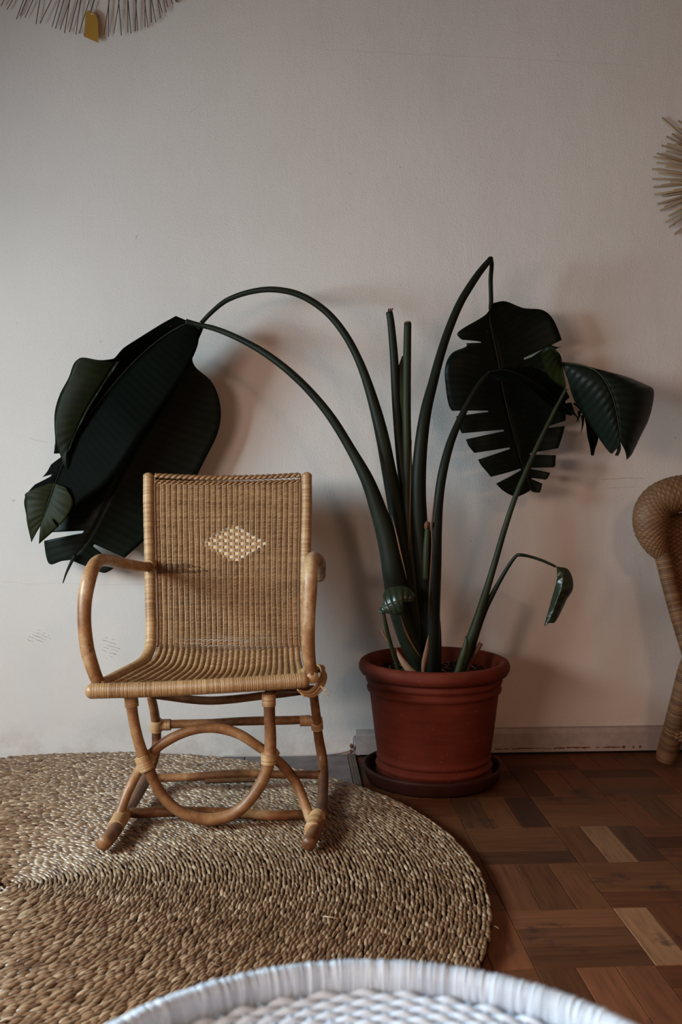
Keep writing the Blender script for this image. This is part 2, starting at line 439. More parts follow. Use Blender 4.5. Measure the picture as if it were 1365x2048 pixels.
for r in range(len(rows) - 1):
    for c in range(len(cols) - 1):
        x0, x1 = cols[c], cols[c + 1]; y1, y0 = rows[r], rows[r + 1]
        horiz = (r + c) % 2 == 0
        for k in range(3):
            b0 = rnd.uniform(.72, 1.15); hue = rnd.uniform(.9, 1.12)
            colr = (.128 * b0, .045 * b0 * hue, .0175 * b0 * hue)
            if rnd.random() < .12: colr = tuple(x * .6 for x in colr)
            # special slats are keyed by (column, row, slat)
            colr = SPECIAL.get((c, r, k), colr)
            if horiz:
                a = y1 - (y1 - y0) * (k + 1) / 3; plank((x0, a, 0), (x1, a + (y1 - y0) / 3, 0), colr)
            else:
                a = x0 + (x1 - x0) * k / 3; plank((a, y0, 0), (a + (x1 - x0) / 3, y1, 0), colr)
# grey tiles at the left of the threshold
tx = at(490, 1510, WALL_Y).x
xs = [tx - .34 * k for k in range(5, -1, -1)]
for r in range(3):
    ye = WALL_Y - .33 * r
    for i, x in enumerate(xs):
        x1 = XB - .026 if i == len(xs) - 1 else xs[i + 1]
        m = MB(); m.box((x + .0015, ye - .33 + .0015, -.012), (x1 - .0015, ye - .0005, .003)); m.build('tile', M['tile'], floor, smooth=False)
# wooden threshold strip between tiles and parquet
m = MB()
for k in range(3):
    m.box((XB - .025 + .008 * k, 1.2, -.012), (XB - .025 + .008 * k + .0072, WALL_Y - .001, .007 - .0005 * k), .5)
m.build('trim_1', M['darkwood'], smooth=False, kind='structure')
# far part of the parquet that the photograph does not show
m = MB(); m.box((XB, YR, -.012), (XR, .60, -.002)); m.box((cols[-1] + .002, .602, -.012), (XR, WALL_Y, -.002))
m.box((XL, YR, -.012), (XB - .03, WALL_Y - .995, -.002))
o = m.build('floor_board', M['parquet'], floor, smooth=False); o.color = (.15, .065, .032, 1)

# skirting board right of the threshold
bx0 = at(712, 1490, WALL_Y).x
m = MB()
Y0, Y1 = WALL_Y - .020, WALL_Y
zt, z0 = .088, .007
prof = [(Y1, z0), (Y0, z0), (Y0, zt - .018), (Y0 + .003, zt - .014), (Y0 + .006, zt - .003), (Y1, zt)]
v = [(x, y, z) for x in (bx0, XR) for y, z in prof]; n = len(prof)
f = [(j, (j + 1) % n, n + (j + 1) % n, n + j) for j in range(n)]
m.add(v, f); m.add([v[k] for k in range(n)], [(0, 5, 4, 3), (0, 3, 2, 1)])
base = m.build('baseboard_back', M['trimwhite'], smooth=False, kind='structure')
# worn paint line on the skirting
m = MB()
for (a, b_, yy, h) in ((990, 1018, 1498, .003), (1024, 1104, 1497.2, .004), (1108, 1130, 1496.5, .006), (1133, 1182, 1495.2, .006), (1193, 1200, 1494.8, .004), (1206, 1243, 1494.4, .005), (1245, 1252, 1494, .011), (1266, 1270, 1493.8, .009), (1279, 1284, 1493.4, .011)):
    P = [at(a + (b_ - a) * t / 6, yy + rnd.uniform(-.5, .5), Y0) for t in range(7)]
    for i in range(6):
        hh = h * rnd.uniform(.4, 1) / 2
        m.box((P[i].x, Y0 - .0006, P[i].z - hh), (P[i + 1].x, Y0 + .002, P[i].z + hh))
m.build('worn_line', M['rust'], base, smooth=False)
m = MB(); m.box((bx0 + .01, WALL_Y - .012, -.003), (XR, WALL_Y, z0 + .001)); m.build('gap_under', M['gap'], base, smooth=False)

# cable
pts = [at(440, 1512.5, WALL_Y - .008), at(500, 1512, WALL_Y - .008), at(600, 1511, WALL_Y - .008), at(650, 1509, WALL_Y - .008), at(685, 1504, WALL_Y - .008), at(700, 1499, WALL_Y - .010), at(706, 1491, WALL_Y - .012), at(706, 1478, WALL_Y - .008),
       at(709, 1471.5, WALL_Y - .007), at(717, 1470, WALL_Y - .006), at(760, 1469.3, WALL_Y - .006), at(1000, 1465, WALL_Y - .004), at(1400, 1459, WALL_Y - .004)]
m = MB(); m.tube(smooth_path(pts, 6), .0032, 8)
cab = m.build('cable', M['cable']); tag(cab, 'thin pale cable running along the foot of the wall and over the skirting', 'cable')
m = MB()
for p, r_ in ((at(704, 1492, WALL_Y - .012), .007), (at(710, 1497, WALL_Y - .012), .005), (at(703, 1503, WALL_Y - .012), .005)): m.ball(p, r_, (1, .7, 1.2))
m.build('clip', M['rust'], cab, label='rusty clip')

# ================================================================== RUG
RC = atz(22, 1772, .02); RR = 1.075
rug = empty('round_rug', (RC.x, RC.y, .003), 'large round braided seagrass rug under the rattan rocking chair', 'rug')
m = MB(); m.lathe([(0.0001, .012), (RR - .012, .012), (RR - .004, .008), (RR - .008, .0), (0.0001, .0)], (RC.x, RC.y, .0035), 128)
m.build('backing', M['rugback'], rug)
# spindle strands laid in coils
sides, rings = 6, 5
tt = np.linspace(-1, 1, rings + 2)
prof = np.clip(1 - np.abs(tt) ** 2.2, 0, 1) ** .75; prof[0] = prof[-1] = .12
th = np.linspace(0, 2 * PI, sides, endpoint=False)
TV = np.stack([np.repeat(tt, sides), np.outer(prof, np.cos(th)).ravel(), np.outer(prof, np.sin(th)).ravel()], -1)
nr = rings + 2
i = np.arange(nr - 1)[:, None]; j = np.arange(sides)[None, :]; j2 = (j + 1) % sides
TF = np.stack([i * sides + j, i * sides + j2, (i + 1) * sides + j2, (i + 1) * sides + j], -1).reshape(-1, 4)
allV, allF, allA = [], [], []; cnt = 0
pitch = .0096
K = int((RR - .004) / pitch)
for k in range(1, K + 1):
    r0 = k * pitch
    n = max(5, int(2 * PI * r0 / .0198)); ph0 = nrs.rand() * 6.28
    a = ph0 + np.arange(n) * 2 * PI / n + nrs.uniform(-.28, .28, n) * 2 * PI / n
    rr = r0 + nrs.uniform(-.0019, .0019, n) + .002 * np.sin(a * 3 + k * .4) * (r0 / RR)
    ln = .0150 * nrs.uniform(.82, 1.22, n); wd = .0045 * nrs.uniform(.75, 1.2, n); hh = .0050 * nrs.uniform(.8, 1.25, n)
    yaw = R(7) + nrs.uniform(-.14, .14, n); pit = nrs.uniform(.10, .27, n)
    if k < 6: ln = ln * (.55 + .08 * k)
    rad = np.stack([np.cos(a), np.sin(a), 0 * a], -1); tan = np.stack([-np.sin(a), np.cos(a), 0 * a], -1)
    dx = tan * np.cos(yaw)[:, None] - rad * np.sin(yaw)[:, None]
    dy = rad * np.cos(yaw)[:, None] + tan * np.sin(yaw)[:, None]
    up = np.array([0, 0, 1.0])
    d3 = dx * np.cos(pit)[:, None] + up * np.sin(pit)[:, None]; u3 = up * np.cos(pit)[:, None] - dx * np.sin(pit)[:, None]
    c = np.stack([RC.x + rr * np.cos(a), RC.y + rr * np.sin(a), .0185 + nrs.uniform(-.001, .0012, n)], -1)
    V = c[:, None] + TV[None, :, :1] * (d3 * ln[:, None])[:, None] + TV[None, :, 1:2] * (dy * wd[:, None])[:, None] + TV[None, :, 2:] * (u3 * hh[:, None])[:, None]
    F = TF[None] + (np.arange(n) * len(TV))[:, None, None] + cnt
    cnt += n * len(TV)
    tone = np.clip(nrs.normal(.5, .26, n), 0, 1)
    allV.append(V.reshape(-1, 3)); allF.append(F.reshape(-1, 4)); allA.append(np.repeat(tone, len(TV)))
m = MB(); m.add(np.concatenate(allV), np.concatenate(allF), np.concatenate(allA))
m.build('braided_strands', M['seagrass'], rug, kind='stuff')
# loose fibres sticking up
m = MB()
for _ in range(150):
    a = rnd.uniform(-1.4, 1.6); r0 = RR * math.sqrt(rnd.uniform(.02, 1.02))
    p = Vector((RC.x + r0 * math.cos(a), RC.y + r0 * math.sin(a), .024)); d = rnd.uniform(0, 6.28); l = rnd.uniform(.006, .022)
    m.tube([p, p + Vector((math.cos(d) * l * .6, math.sin(d) * l * .6, .003)), p + Vector((math.cos(d) * l, math.sin(d) * l, rnd.uniform(0, .006)))], .0005, 4, .95)
m.build('loose_fibres', M['seagrass'], rug, kind='stuff')
m = MB(); p, q = atz(646, 1833, .028), atz(676, 1837, .028); m.tube([p, (p + q) / 2 + Vector((0, 0, .001)), q], .0013, 6, 1.0)
o = m.build('straw', M['seagrass']); tag(o, 'loose pale piece of straw lying on the round rug', 'straw')

# ================================================================== ROCKING CHAIR
ch_o = atz(410, 1640, .025)
chair = empty('rocking_chair', (ch_o.x, ch_o.y, .026), 'rattan rocking chair with wicker seat and back on the round rug', 'chair')
def pole(name, pts, r, parent=chair, sides=14, n=7, val=.5, knots=True, **k):
    P = smooth_path(pts, n)
    P = resample(P, max(12, int(length(P) / .008)))
    L = len(P)
    rad = np.interp(np.arange(L), np.linspace(0, L - 1, len(r)), r) if not np.isscalar(r) else np.full(L, float(r))
    wob = np.interp(np.arange(L), np.linspace(0, L, max(4, L // 9)), nrs.uniform(-1, 1, max(4, L // 9)))
    rad = rad * (1 + .065 * wob)
    if L > 24: P[3:-3] += np.stack([np.interp(np.arange(L), np.linspace(0, L, max(4, L // 12)), nrs.uniform(-.0022, .0022, max(4, L // 12))) for _ in range(3)], -1)[3:-3]
    vv = np.interp(np.arange(L), np.linspace(0, L, 6), nrs.uniform(-.18, .18, 6)) + val
    mm = MB(); mm.tube(P, rad, sides, val=vv)
    o = mm.build(name, M['rattan'], parent, **k); return o, P, rad
def binding(P, i0, i1, r, parent, name='cane_binding', pitch=.0034):
    mm = MB(); seg = P[i0:i1]
    wrapped(mm, seg, r, pitch, .0009, 12); return mm.build(name, M['wrap'], parent)
def bind_at(p, q, r, parent, name='cane_binding'):
    mm = MB(); a, b_ = np.array(tuple(p)), np.array(tuple(q)); wrapped(mm, np.linspace(a, b_, 8), r, .0034, .0009, 12)
    return mm.build(name, M['wrap'], parent)

# side poles of the seat and back (wound with cane)
Lp = [at(297, 953, 3.06), at(297, 1010, 3.035), at(299, 1100, 2.99), at(301, 1200, 2.935), at(302, 1262, 2.905), at(299, 1300, 2.87), at(283, 1326, 2.80), at(246, 1347, 2.68), at(198, 1372, 2.54)]
Rp = [at(614, 952, 3.06), at(614, 1010, 3.035), at(612, 1100, 2.99), at(611, 1200, 2.935), at(612, 1262, 2.905), at(614, 1300, 2.87), at(617, 1322, 2.80), at(622, 1338, 2.68), at(626, 1356, 2.56)]
LPs, RPs = smooth_path(Lp, 12), smooth_path(Rp, 12)
for P in (LPs, RPs):
    mm = MB(); wrapped(mm, P, .0158, .0042, .0007, 14)
    sp = mm.build('side_pole', M['wrap'], chair, label='side pole of the back wound with pale cane')
    mm = MB(); mm.ball(P[0], .0165, (1, 1, .75)); mm.build('pole_cap', M['wrap'], sp)

# woven surface
NV = 400
LA = np.array([LPs[int(k)] for k in np.linspace(0, len(LPs) - 1, len(LPs))]); RA = RPs
def interp_path(P, t):
    x = np.linspace(0, 1, len(P)); return np.stack([np.interp(t, x, P[:, k]) for k in range(3)], -1)
tg = np.linspace(0, 1, NV)
GL, GR = interp_path(LA, tg), interp_path(RA, tg)
mid = (GL + GR) / 2
arc = np.concatenate(([0], np.cumsum(np.linalg.norm(np.diff(mid, axis=0), axis=1)))); LEN = arc[-1]
FOLD = arc[int(NV * 5.0 / 8)]
def surf(u, s):
    """u in 0..1 across, s arc length down the back and forward on the seat"""
    t = np.interp(s, arc, tg); a, b_ = interp_path(GL, t), interp_path(GR, t)
    inset = .020
    w = b_ - a; wl = np.linalg.norm(w, axis=-1, keepdims=True)
    p = a + w * (inset / wl + (1 - 2 * inset / wl) * u[..., None])
    seat = np.clip((s - FOLD + .05) / .10, 0, 1)
    edge = np.clip((LEN - s) / .10, 0, 1)
    sag = np.sin(PI * np.clip(u, 0, 1)) ** 1.0
    p[..., 2] -= .030 * sag * seat * (0.25 + .75 * edge)
    p[..., 1] += .012 * sag * (1 - seat)
    p[..., 2] -= .008 * sag * (1 - np.clip(s / .05, 0, 1))
    return p
def frame(u, s):
    e = 1e-3
    p = surf(u, s); tu = surf(u + e, s) - surf(u - e, s); tv = surf(u, s + e) - surf(u, s - e)
    tu /= np.linalg.norm(tu, axis=-1, keepdims=True); tv /= np.linalg.norm(tv, axis=-1, keepdims=True)
    n = np.cross(tv, tu); n /= np.linalg.norm(n, axis=-1, keepdims=True)
    # towards the sitter
    sgn = np.sign(n[..., 2:3] * 1.0 - n[..., 1:2] * 1.0); return p, tu, tv, n * sgn
NC = 26; PC = 6
# diamond of flat cane: centre and size in (u, s)
def find_us(px, py):
    best = None
    for uu in np.linspace(.3, .8, 101):
        pp = surf(np.full(120, uu), np.linspace(0, FOLD, 120))
        for k in range(120):
            v = CM.transposed() @ (Vector(pp[k]) - Vector((0, 0, HC)))
            x, y = CW / 2 - FPX * v.x / v.z, CH / 2 + FPX * v.y / v.z
            d = (x - px) ** 2 + (y - py) ** 2
            if best is None or d < best[0]: best = (d, uu, k / 119 * FOLD)
    return best[1:]
DU, DS = find_us(472, 1088)
du = 1.0 / NC; DU = round(DU * NC) / NC; ds = .0102; HALF = 6
rowsN = int(LEN / .0047)
back_m, seat_m = MB(), MB()
for k in range(rowsN + 1):
    s0 = min(LEN - .004, .012 + k * (LEN - .016) / rowsN)
    u = np.linspace(0, 1, NC * PC + 1)
    # leave out the diamond
    spans = [(0, len(u))]
    dd = abs(s0 - DS) / ds
    if dd < HALF - .5:
        hw = (HALF - dd) * du; a = int(np.searchsorted(u, DU - hw)); b_ = int(np.searchsorted(u, DU + hw)); spans = [(0, a + 1), (b_, len(u))]
    for (a, b_) in spans:
        uu = u[a:b_]
        if len(uu) < 3: continue
        wob = .0006 * np.interp(uu, np.linspace(0, 1, 9), nrs.uniform(-1, 1, 9))
        ss = np.full(len(uu), s0) + wob
        p, tu, tv, n = frame(uu, ss)
        isseat = s0 > FOLD - .01
        fx = (uu * NC) % 1.0
        amp = .0058 if isseat else .0038
        hgt = amp * np.sin(PI * fx) ** .8 - .001
        # slight slant of every strand
        p = p + n * hgt[:, None] + tv * (.0012 * np.cos(PI * fx))[:, None]
        rad = .0024
        sd = 5; th = np.linspace(0, 2 * PI, sd, endpoint=False) + .3
        ring = p[:, None] + (tv[:, None] * np.cos(th)[None, :, None] * rad * (1.16 if not isseat else 1.2) + n[:, None] * np.sin(th)[None, :, None] * rad * .9)
        V = ring.reshape(-1, 3); nn_ = len(uu)
        i = np.arange(nn_ - 1)[:, None]; j = np.arange(sd)[None, :]; j2 = (j + 1) % sd
        F = np.stack([i * sd + j, i * sd + j2, (i + 1) * sd + j2, (i + 1) * sd + j], -1).reshape(-1, 4)
        cellt = nrs.rand(NC + 2)[np.clip((uu * NC).astype(int), 0, NC)]
        tone = np.clip(.30 * nrs.rand() + .32 * cellt + .18 + (.24 if isseat else -.02), 0, 1)
        (seat_m if isseat else back_m).add(V, F, np.repeat(tone, sd))
wb = back_m.build('woven_back', M['wicker'], chair)
ws = seat_m.build('woven_seat', M['wicker'], chair)
# thin upright stakes over the back
sb = MB()
for c in range(0, NC + 1):
    u0 = c / NC; S = np.linspace(.012, FOLD - .02, 60)
    wob = .0012 * np.interp(S, np.linspace(0, FOLD, 6), nrs.uniform(-1, 1, 6))
    p, tu, tv, n = frame(np.full(60, u0) + wob / .45, S)
    inside = (np.abs(S - DS) / ds + abs(u0 - DU) / du) < HALF
    off = np.where(inside, .0008, .0022)
    sb.tube(p + n * off[:, None], .0015, 5, .80 + .2 * nrs.rand())
sb.build('stakes', M['strip'], wb, kind='stuff')
# flat strips of the diamond
for k in range(-(HALF - 1), HALF):
    hw = (HALF - abs(k)) * du
    u = np.arange(DU - hw, DU + hw + 1e-6, du / 6); s0 = DS + k * ds
    p, tu, tv, n = frame(u, np.full(len(u), s0))
    fx = (u - DU) / du
    hgt = .0022 * np.cos(PI * (fx + k)) + .0004
    p = p + n * hgt[:, None]
    w2 = ds * .44
    V = np.stack([p - tv * w2 + n * .0003, p + tv * w2 + n * .0003, p + tv * w2 - n * .0005, p - tv * w2 - n * .0005], 1).reshape(-1, 3)
    i = np.arange(len(u) - 1)[:, None]; j = np.arange(4)[None]; j2 = (j + 1) % 4
    F = np.stack([i * 4 + j, i * 4 + j2, (i + 1) * 4 + j2, (i + 1) * 4 + j], -1).reshape(-1, 4)
    mm = MB(); mm.add(V, F, .35 + .5 * nrs.rand()); mm.build('flat_strip', M['strip'], wb, smooth=False, label='flat pale cane strip of the diamond')
# top border braid, two rows
for q, (s0, r_, lab) in enumerate(((.002, .0085, None), (.018, .0045, None))):
    mm = MB(); u = np.linspace(.0, 1.0, 160)
    p, tu, tv, n = frame(u, np.full(160, max(s0, .002)))
    for a in range(2):
        ph = a * PI + q
        pp = p + n * (.003 + .0035 * np.sin(u * 80 + ph))[:, None] + tv * (.0035 * np.cos(u * 80 + ph) - (.004 if q == 0 else 0))[:, None]
        mm.tube(pp, r_ * .62, 7, val=np.clip(.35 + .3 * nrs.rand(160), 0, 1))
    mm.build('border_braid', M['wicker'], wb)
# corner post binding of the first stake column
for P, uu in ((LPs, .0), (RPs, 1.0)):
    S = np.linspace(0, FOLD * .98, 60); p, tu, tv, n = frame(np.full(60, uu), S)
    mm = MB(); mm.tube(p + n[:] * .0035, .0030, 6, .35); mm.build('edge_stake', M['wicker'], wb)
# lashings between side pole and panel
mm = MB()
for k in range(115):
    s0 = .01 + k * (FOLD) / 115
    for uu, P in ((0.0, GL), (1.0, GR)):
        t = np.interp(s0, arc, tg); a = interp_path(P, np.array([t]))[0]
        p, tu, tv, n = frame(np.array([uu]), np.array([s0])); e = p[0] + n[0] * .002
        b1 = a + (e - a) * .45 + n[0] * .006
        mm.tube([a, b1, e], .0011, 4, .55, cap=False)
mm.build('lashing', M['wicker'], wb, kind='stuff')

# front rail
fr = [at(186, 1382, 2.52), at(300, 1379, 2.53), at(420, 1373, 2.54), at(520, 1367, 2.555), at(606, 1361, 2.57)]
FP = smooth_path(fr, 10)
mm = MB(); wrapped(mm, FP, .0195, .0026, .0010, 16)
rail = mm.build('front_rail', M['wrap'], chair, label='front seat rail tightly wound with fine cane')
mm = MB()
for c, s_ in ((FP[0], -1), (FP[-1], 1)):
    mm = MB(); mm.ball(c + np.array([s_ * .002, 0, 0]), .0198, (.9, 1, 1), .3); mm.build('rail_end', M['wrap'], rail)
# front right corner loop
c0 = at(632, 1358, 2.60)
pts = [at(600, 1385, 2.55), at(622, 1388, 2.56), at(640, 1372, 2.58), at(648, 1350, 2.60), at(643, 1336, 2.62), at(628, 1338, 2.64)]
lm = MB()
for k in range(6):
    P = smooth_path(pts, 8); off = np.array([(k - 2.5) * .0028, -.002 * (k % 2), -(k - 2.5) * .0028]); lm.tube(P + off, .0020, 6, .2 + .5 * rnd.random())
for k in range(3): lm.tube(smooth_path([at(640, 1372, 2.57), at(652, 1378 + 4 * k, 2.56), at(645 + 6 * k, 1392, 2.56)], 5), .0009, 4, .8)
lm.build('corner_lashing', M['wrap'], chair)
lm = MB(); P = smooth_path([at(606, 1346, 2.60), at(622, 1336, 2.62), at(645, 1338, 2.66)], 8)
wrapped(lm, P, .011, .004, .0008, 10); lm.build('corner_lashing', M['wrap'], chair)

# arm rests
arm_l, PL_, _ = pole('arm_rest', [at(306, 1132, 2.97), at(288, 1133, 2.93), at(262, 1130, 2.87), at(232, 1126, 2.78), at(206, 1121, 2.68), at(190, 1128, 2.61), at(178, 1155, 2.57), at(169, 1200, 2.55), at(168, 1250, 2.54), at(174, 1300, 2.54), at(186, 1338, 2.545), at(198, 1368, 2.55)],
     [.0125, .015, .0165, .0165, .0175, .018, .018, .018, .0175, .0175, .0175, .017], val=.68, label='bare rattan arm rest bowing outward on the left')
arm_r, PR_, _ = pole('arm_rest', [at(622, 1146, 2.99), at(640, 1150, 2.94), at(641, 1140, 2.86), at(638, 1126, 2.76), at(630, 1118, 2.67), at(623, 1125, 2.61), at(620, 1150, 2.58), at(618, 1190, 2.57), at(617, 1240, 2.565), at(618, 1290, 2.565), at(621, 1325, 2.57), at(625, 1350, 2.575)],
     [.014, .015, .0165, .0175, .0175, .018, .0185, .0185, .0185, .0178, .0165, .015], val=.78, label='bare rattan arm rest seen end on at the right')
bind_at(at(304, 1130, 2.975), at(296, 1131, 2.955), .0185, arm_l)
bind_at(at(640, 1152, 2.96), at(634, 1150, 2.99), .0185, arm_r)
mm = MB(); SB = find_us(330, 1139)[1]
for k in range(7):
    u = np.linspace(0, rnd.uniform(.16, .36), 40); s0 = SB + (k - 3) * .0042
    p, tu, tv, n = frame(u, np.full(40, s0)); fx = (u * NC) % 1.0
    mm.tube(p + n * (.0045 * np.sin(PI * fx) ** .8 + .0008)[:, None] + tv * (.001 * np.sin(u * 60 + k))[:, None], .0023, 5, .02)
mm.build('arm_binding', M['wicker'], wb)

# base: U loop and arch in the front plane
YF = 2.575
uloop, UP, _ = pole('loop_leg', [at(262, 1390, YF), at(265, 1425, YF), at(275, 1475, YF), at(291, 1525, YF), at(318, 1582, YF), at(360, 1622, YF), at(420, 1638, YF), at(475, 1622, YF), at(515, 1578, YF), at(536, 1530, YF), at(541, 1480, YF), at(539, 1430, YF), at(538, 1385, YF)], [.0140, .0145, .015, .0150, .0155, .0155, .0150, .0155, .0155, .0150, .015], val=.5, n=8)
YA = 2.60
arch, AP, _ = pole('arch_brace', [at(232, 1648, YA - .04), at(244, 1612, YA - .02), at(262, 1570, YA), at(290, 1522, YA), at(325, 1487, YA), at(375, 1463, YA), at(425, 1456, YA), at(475, 1466, YA), at(525, 1497, YA), at(562, 1528, YA), at(590, 1565, YA), at(608, 1605, YA - .02), at(622, 1642, YA - .04)], [.0125, .0130, .0135, .0135, .013], val=.56, n=8)
bind_at(at(262, 1393, YF), at(264, 1413, YF), .0180, uloop); bind_at(at(538, 1388, YF), at(538, 1412, YF), .0180, uloop)
bind_at(at(283, 1512, YF), at(295, 1540, YF), .0200, uloop); bind_at(at(538, 1506, YF), at(538, 1528, YF), .0205, uloop)
bind_at(at(541, 1502, YA), at(550, 1514, YA), .0175, arch); bind_at(at(297, 1516, YA), at(305, 1505, YA), .0155, arch)
# runners
run_l, RL, _ = pole('rocker_leg', [at(302, 1390, 2.86), at(309, 1425, 2.90), at(313, 1465, 2.94), at(311, 1505, 2.93), at(297, 1548, 2.88), at(274, 1592, 2.74), at(246, 1635, 2.59), at(224, 1667, 2.475), at(207, 1688, 2.41)], [.0135, .014, .0145, .015, .016, .0175], val=.44)
run_r, RRr, _ = pole('rocker_leg', [at(627, 1378, 2.82), at(631, 1420, 2.88), at(637, 1470, 2.93), at(646, 1520, 2.94), at(648, 1560, 2.86), at(645, 1605, 2.71), at(636, 1645, 2.53), at(626, 1670, 2.445), at(618, 1689, 2.385)], [.0135, .014, .015, .0165, .017, .018], val=.40)
# cut ends
bind_at(at(246, 1628, 2.60), at(230, 1656, 2.51), .0205, run_l); bind_at(at(636, 1632, 2.56), at(625, 1660, 2.475), .0212, run_r)
bind_at(at(314, 1440, 2.92), at(312, 1462, 2.93), .0175, run_l); bind_at(at(633, 1437, 2.91), at(635, 1458, 2.92), .0180, run_r)
# stretchers
s1, _, _ = pole('stretcher', [at(316, 1450, 2.93), at(380, 1447, 2.93), at(470, 1443, 2.93), at(560, 1442, 2.93), at(632, 1440, 2.93)], [.0125, .013, .0125], val=.5)
bind_at(at(322, 1450, 2.93), at(342, 1449, 2.93), .0172, s1); bind_at(at(600, 1442, 2.93), at(622, 1441, 2.93), .0165, s1)
s2, _, _ = pole('stretcher', [at(304, 1556, 2.89), at(380, 1554, 2.89), at(480, 1548, 2.89), at(560, 1550, 2.89), at(642, 1549, 2.89)], [.0120, .0130, .0120], val=.34)
s3, _, _ = pole('stretcher', [at(258, 1626, 2.62), at(340, 1624, 2.63), at(470, 1627, 2.63), at(560, 1630, 2.62), at(638, 1628, 2.62)], [.0130, .0135, .013], val=.42)
mm = MB()
a_, b_ = at(411, 1562, 2.87), at(510, 1559, 2.87)
for k in range(4): mm.tube([a_ + Vector((0, .006 * k, -.004 * (k % 2))), (a_ + b_) / 2 + Vector((0, .006 * k, -.004 * (k % 2))), b_ + Vector((0, .006 * k, -.004 * (k % 2)))], .0058, 6, .3)
mm.build('splint', M['splint'], s2, smooth=False, label='short bundle of dark split cane under the rear stretcher')
# cross pieces under the seat
pole('seat_bearer', [at(262, 1385, 2.575) + Vector((0, 0, -.004)), at(300, 1382, 2.70), at(304, 1390, 2.86)], .011, val=.35)
pole('seat_bearer', [at(538, 1380, 2.575) + Vector((0, 0, -.004)), at(575, 1376, 2.70), at(624, 1378, 2.83)], .011, val=.35)
pole('seat_bearer', [at(300, 1388, 2.86), at(420, 1394, 2.86) + Vector((0, 0, -.01)), at(540, 1390, 2.86), at(628, 1378, 2.84)], .012, val=.32)

# ================================================================== POT AND PLANT
PCX = at(868, 1500, 3.045).x; PCY = 3.045
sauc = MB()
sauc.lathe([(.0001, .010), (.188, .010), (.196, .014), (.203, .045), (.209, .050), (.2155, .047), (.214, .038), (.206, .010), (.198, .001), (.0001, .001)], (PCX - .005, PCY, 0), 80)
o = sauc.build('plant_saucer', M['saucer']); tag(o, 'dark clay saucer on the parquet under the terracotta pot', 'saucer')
plant = empty('potted_plant', (PCX, PCY, .012), 'large bird of paradise plant with drooping leaves in a terracotta pot', 'plant')
prof = [(.0001, .002), (.172, .002), (.179, .006), (.182, .014), (.178, .021), (.1715, .024), (.1715, .027), (.178, .031), (.1815, .039), (.177, .047), (.1700, .050), (.1700, .053),
        (.176, .057), (.179, .063), (.1775, .070), (.175, .074), (.1775, .085), (.185, .14), (.192, .20), (.198, .252), (.1985, .261), (.2005, .264), (.2065, .268), (.2085, .275), (.2055, .282), (.1995, .285),
        (.1995, .288), (.2085, .293), (.2115, .301), (.208, .309), (.2025, .313), (.214, .315), (.226, .322), (.2325, .334), (.2335, .346), (.2285, .357), (.218, .3625), (.209, .360), (.202, .350), (.199, .335), (.196, .30), (.19, .24), (.0001, .24)]
prof = [(a, b_ * 1.0) for a, b_ in prof]
mm = MB(); mm.lathe(prof, (PCX, PCY, .012), 96); mm.build('pot', M['pot'], plant, label='terracotta pot with rolled rim and banded foot')
# soil
mm = MB(); n = 40
g = np.linspace(-.195, .195, n); GX, GY = np.meshgrid(g, g)
rr_ = np.sqrt(GX ** 2 + GY ** 2); sc_ = np.where(rr_ > .194, .194 / (rr_ + 1e-9), 1)
Z = .322 + nrs.uniform(-.006, .006, GX.shape) + .008 * np.cos(GX * 20) * np.cos(GY * 17)
V = np.stack([PCX + GX * sc_, PCY + GY * sc_, Z], -1).reshape(-1, 3)
i = np.arange(n - 1)[:, None]; j = np.arange(n - 1)[None]
mm.add(V, np.stack([i * n + j, i * n + j + 1, (i + 1) * n + j + 1, (i + 1) * n + j], -1).reshape(-1, 4))
mm.build('soil', M['soil'], plant, kind='stuff')
mm = MB()
for _ in range(60):
    a, r0 = rnd.uniform(0, 6.28), .18 * math.sqrt(rnd.random()); p = Vector((PCX + r0 * math.cos(a), PCY + r0 * math.sin(a), .330)); d = rnd.uniform(0, 6.28); l = rnd.uniform(.008, .028)
    mm.tube([p, p + Vector((math.cos(d) * l, math.sin(d) * l, rnd.uniform(0, .012)))], rnd.uniform(.0012, .0028), 5, .5)
mm.build('twig_litter', M['twig'], plant, kind='stuff')

def petiole(pts, name='petiole', parent=plant, flat=1.0, sides=12, mat='petiole', val=None, **k):
    """pts: (px, py, Y, width in px)"""
    Q = smooth_path([(*at(x, y, Y), w * Y / FPX / 2) for x, y, Y, w in pts], 8)
    L = len(Q); v = np.linspace(.25, .45, L) + .08 * np.sin(np.arange(L) * .4) if val is None else np.full(L, val)
    mm = MB(); mm.tube(Q[:, :3], np.maximum(Q[:, 3], .0006), sides, val=v)
    return mm.build(name, M[mat], parent, **k)
B = PCY
# two long arching petioles to the left
petiole([(403, 646, 3.16, 9), (424, 624, 3.15, 9), (455, 600, 3.14, 10), (500, 584, 3.12, 11), (548, 579, 3.10, 12), (600, 590, 3.09, 13), (650, 621, 3.08, 14), (688, 665, 3.07, 15), (717, 718, 3.06, 16), (740, 780, 3.06, 20), (762, 860, 3.05, 26), (780, 950, 3.05, 30), (797, 1040, 3.05, 34), (812, 1130, 3.05, 38), (828, 1230, 3.05, 42), (842, 1310, 3.05, 40), (850, 1375, 3.05, 34)], label='upper of the two long arching stalks')
petiole([(372, 643, 3.09, 11), (395, 649, 3.09, 10), (432, 658, 3.08, 11), (480, 678, 3.06, 12), (530, 706, 3.04, 14), (580, 744, 3.02, 15), (625, 788, 3.01, 16), (665, 838, 3.00, 18), (703, 900, 2.99, 20), (735, 960, 2.98, 27), (757, 1020, 2.98, 34), (778, 1090, 2.98, 42), (790, 1160, 2.98, 46), (800, 1220, 2.99, 44), (822, 1290, 3.00, 40), (848, 1350, 3.02, 30), (856, 1380, 3.03, 26)], label='lower of the two long arching stalks')
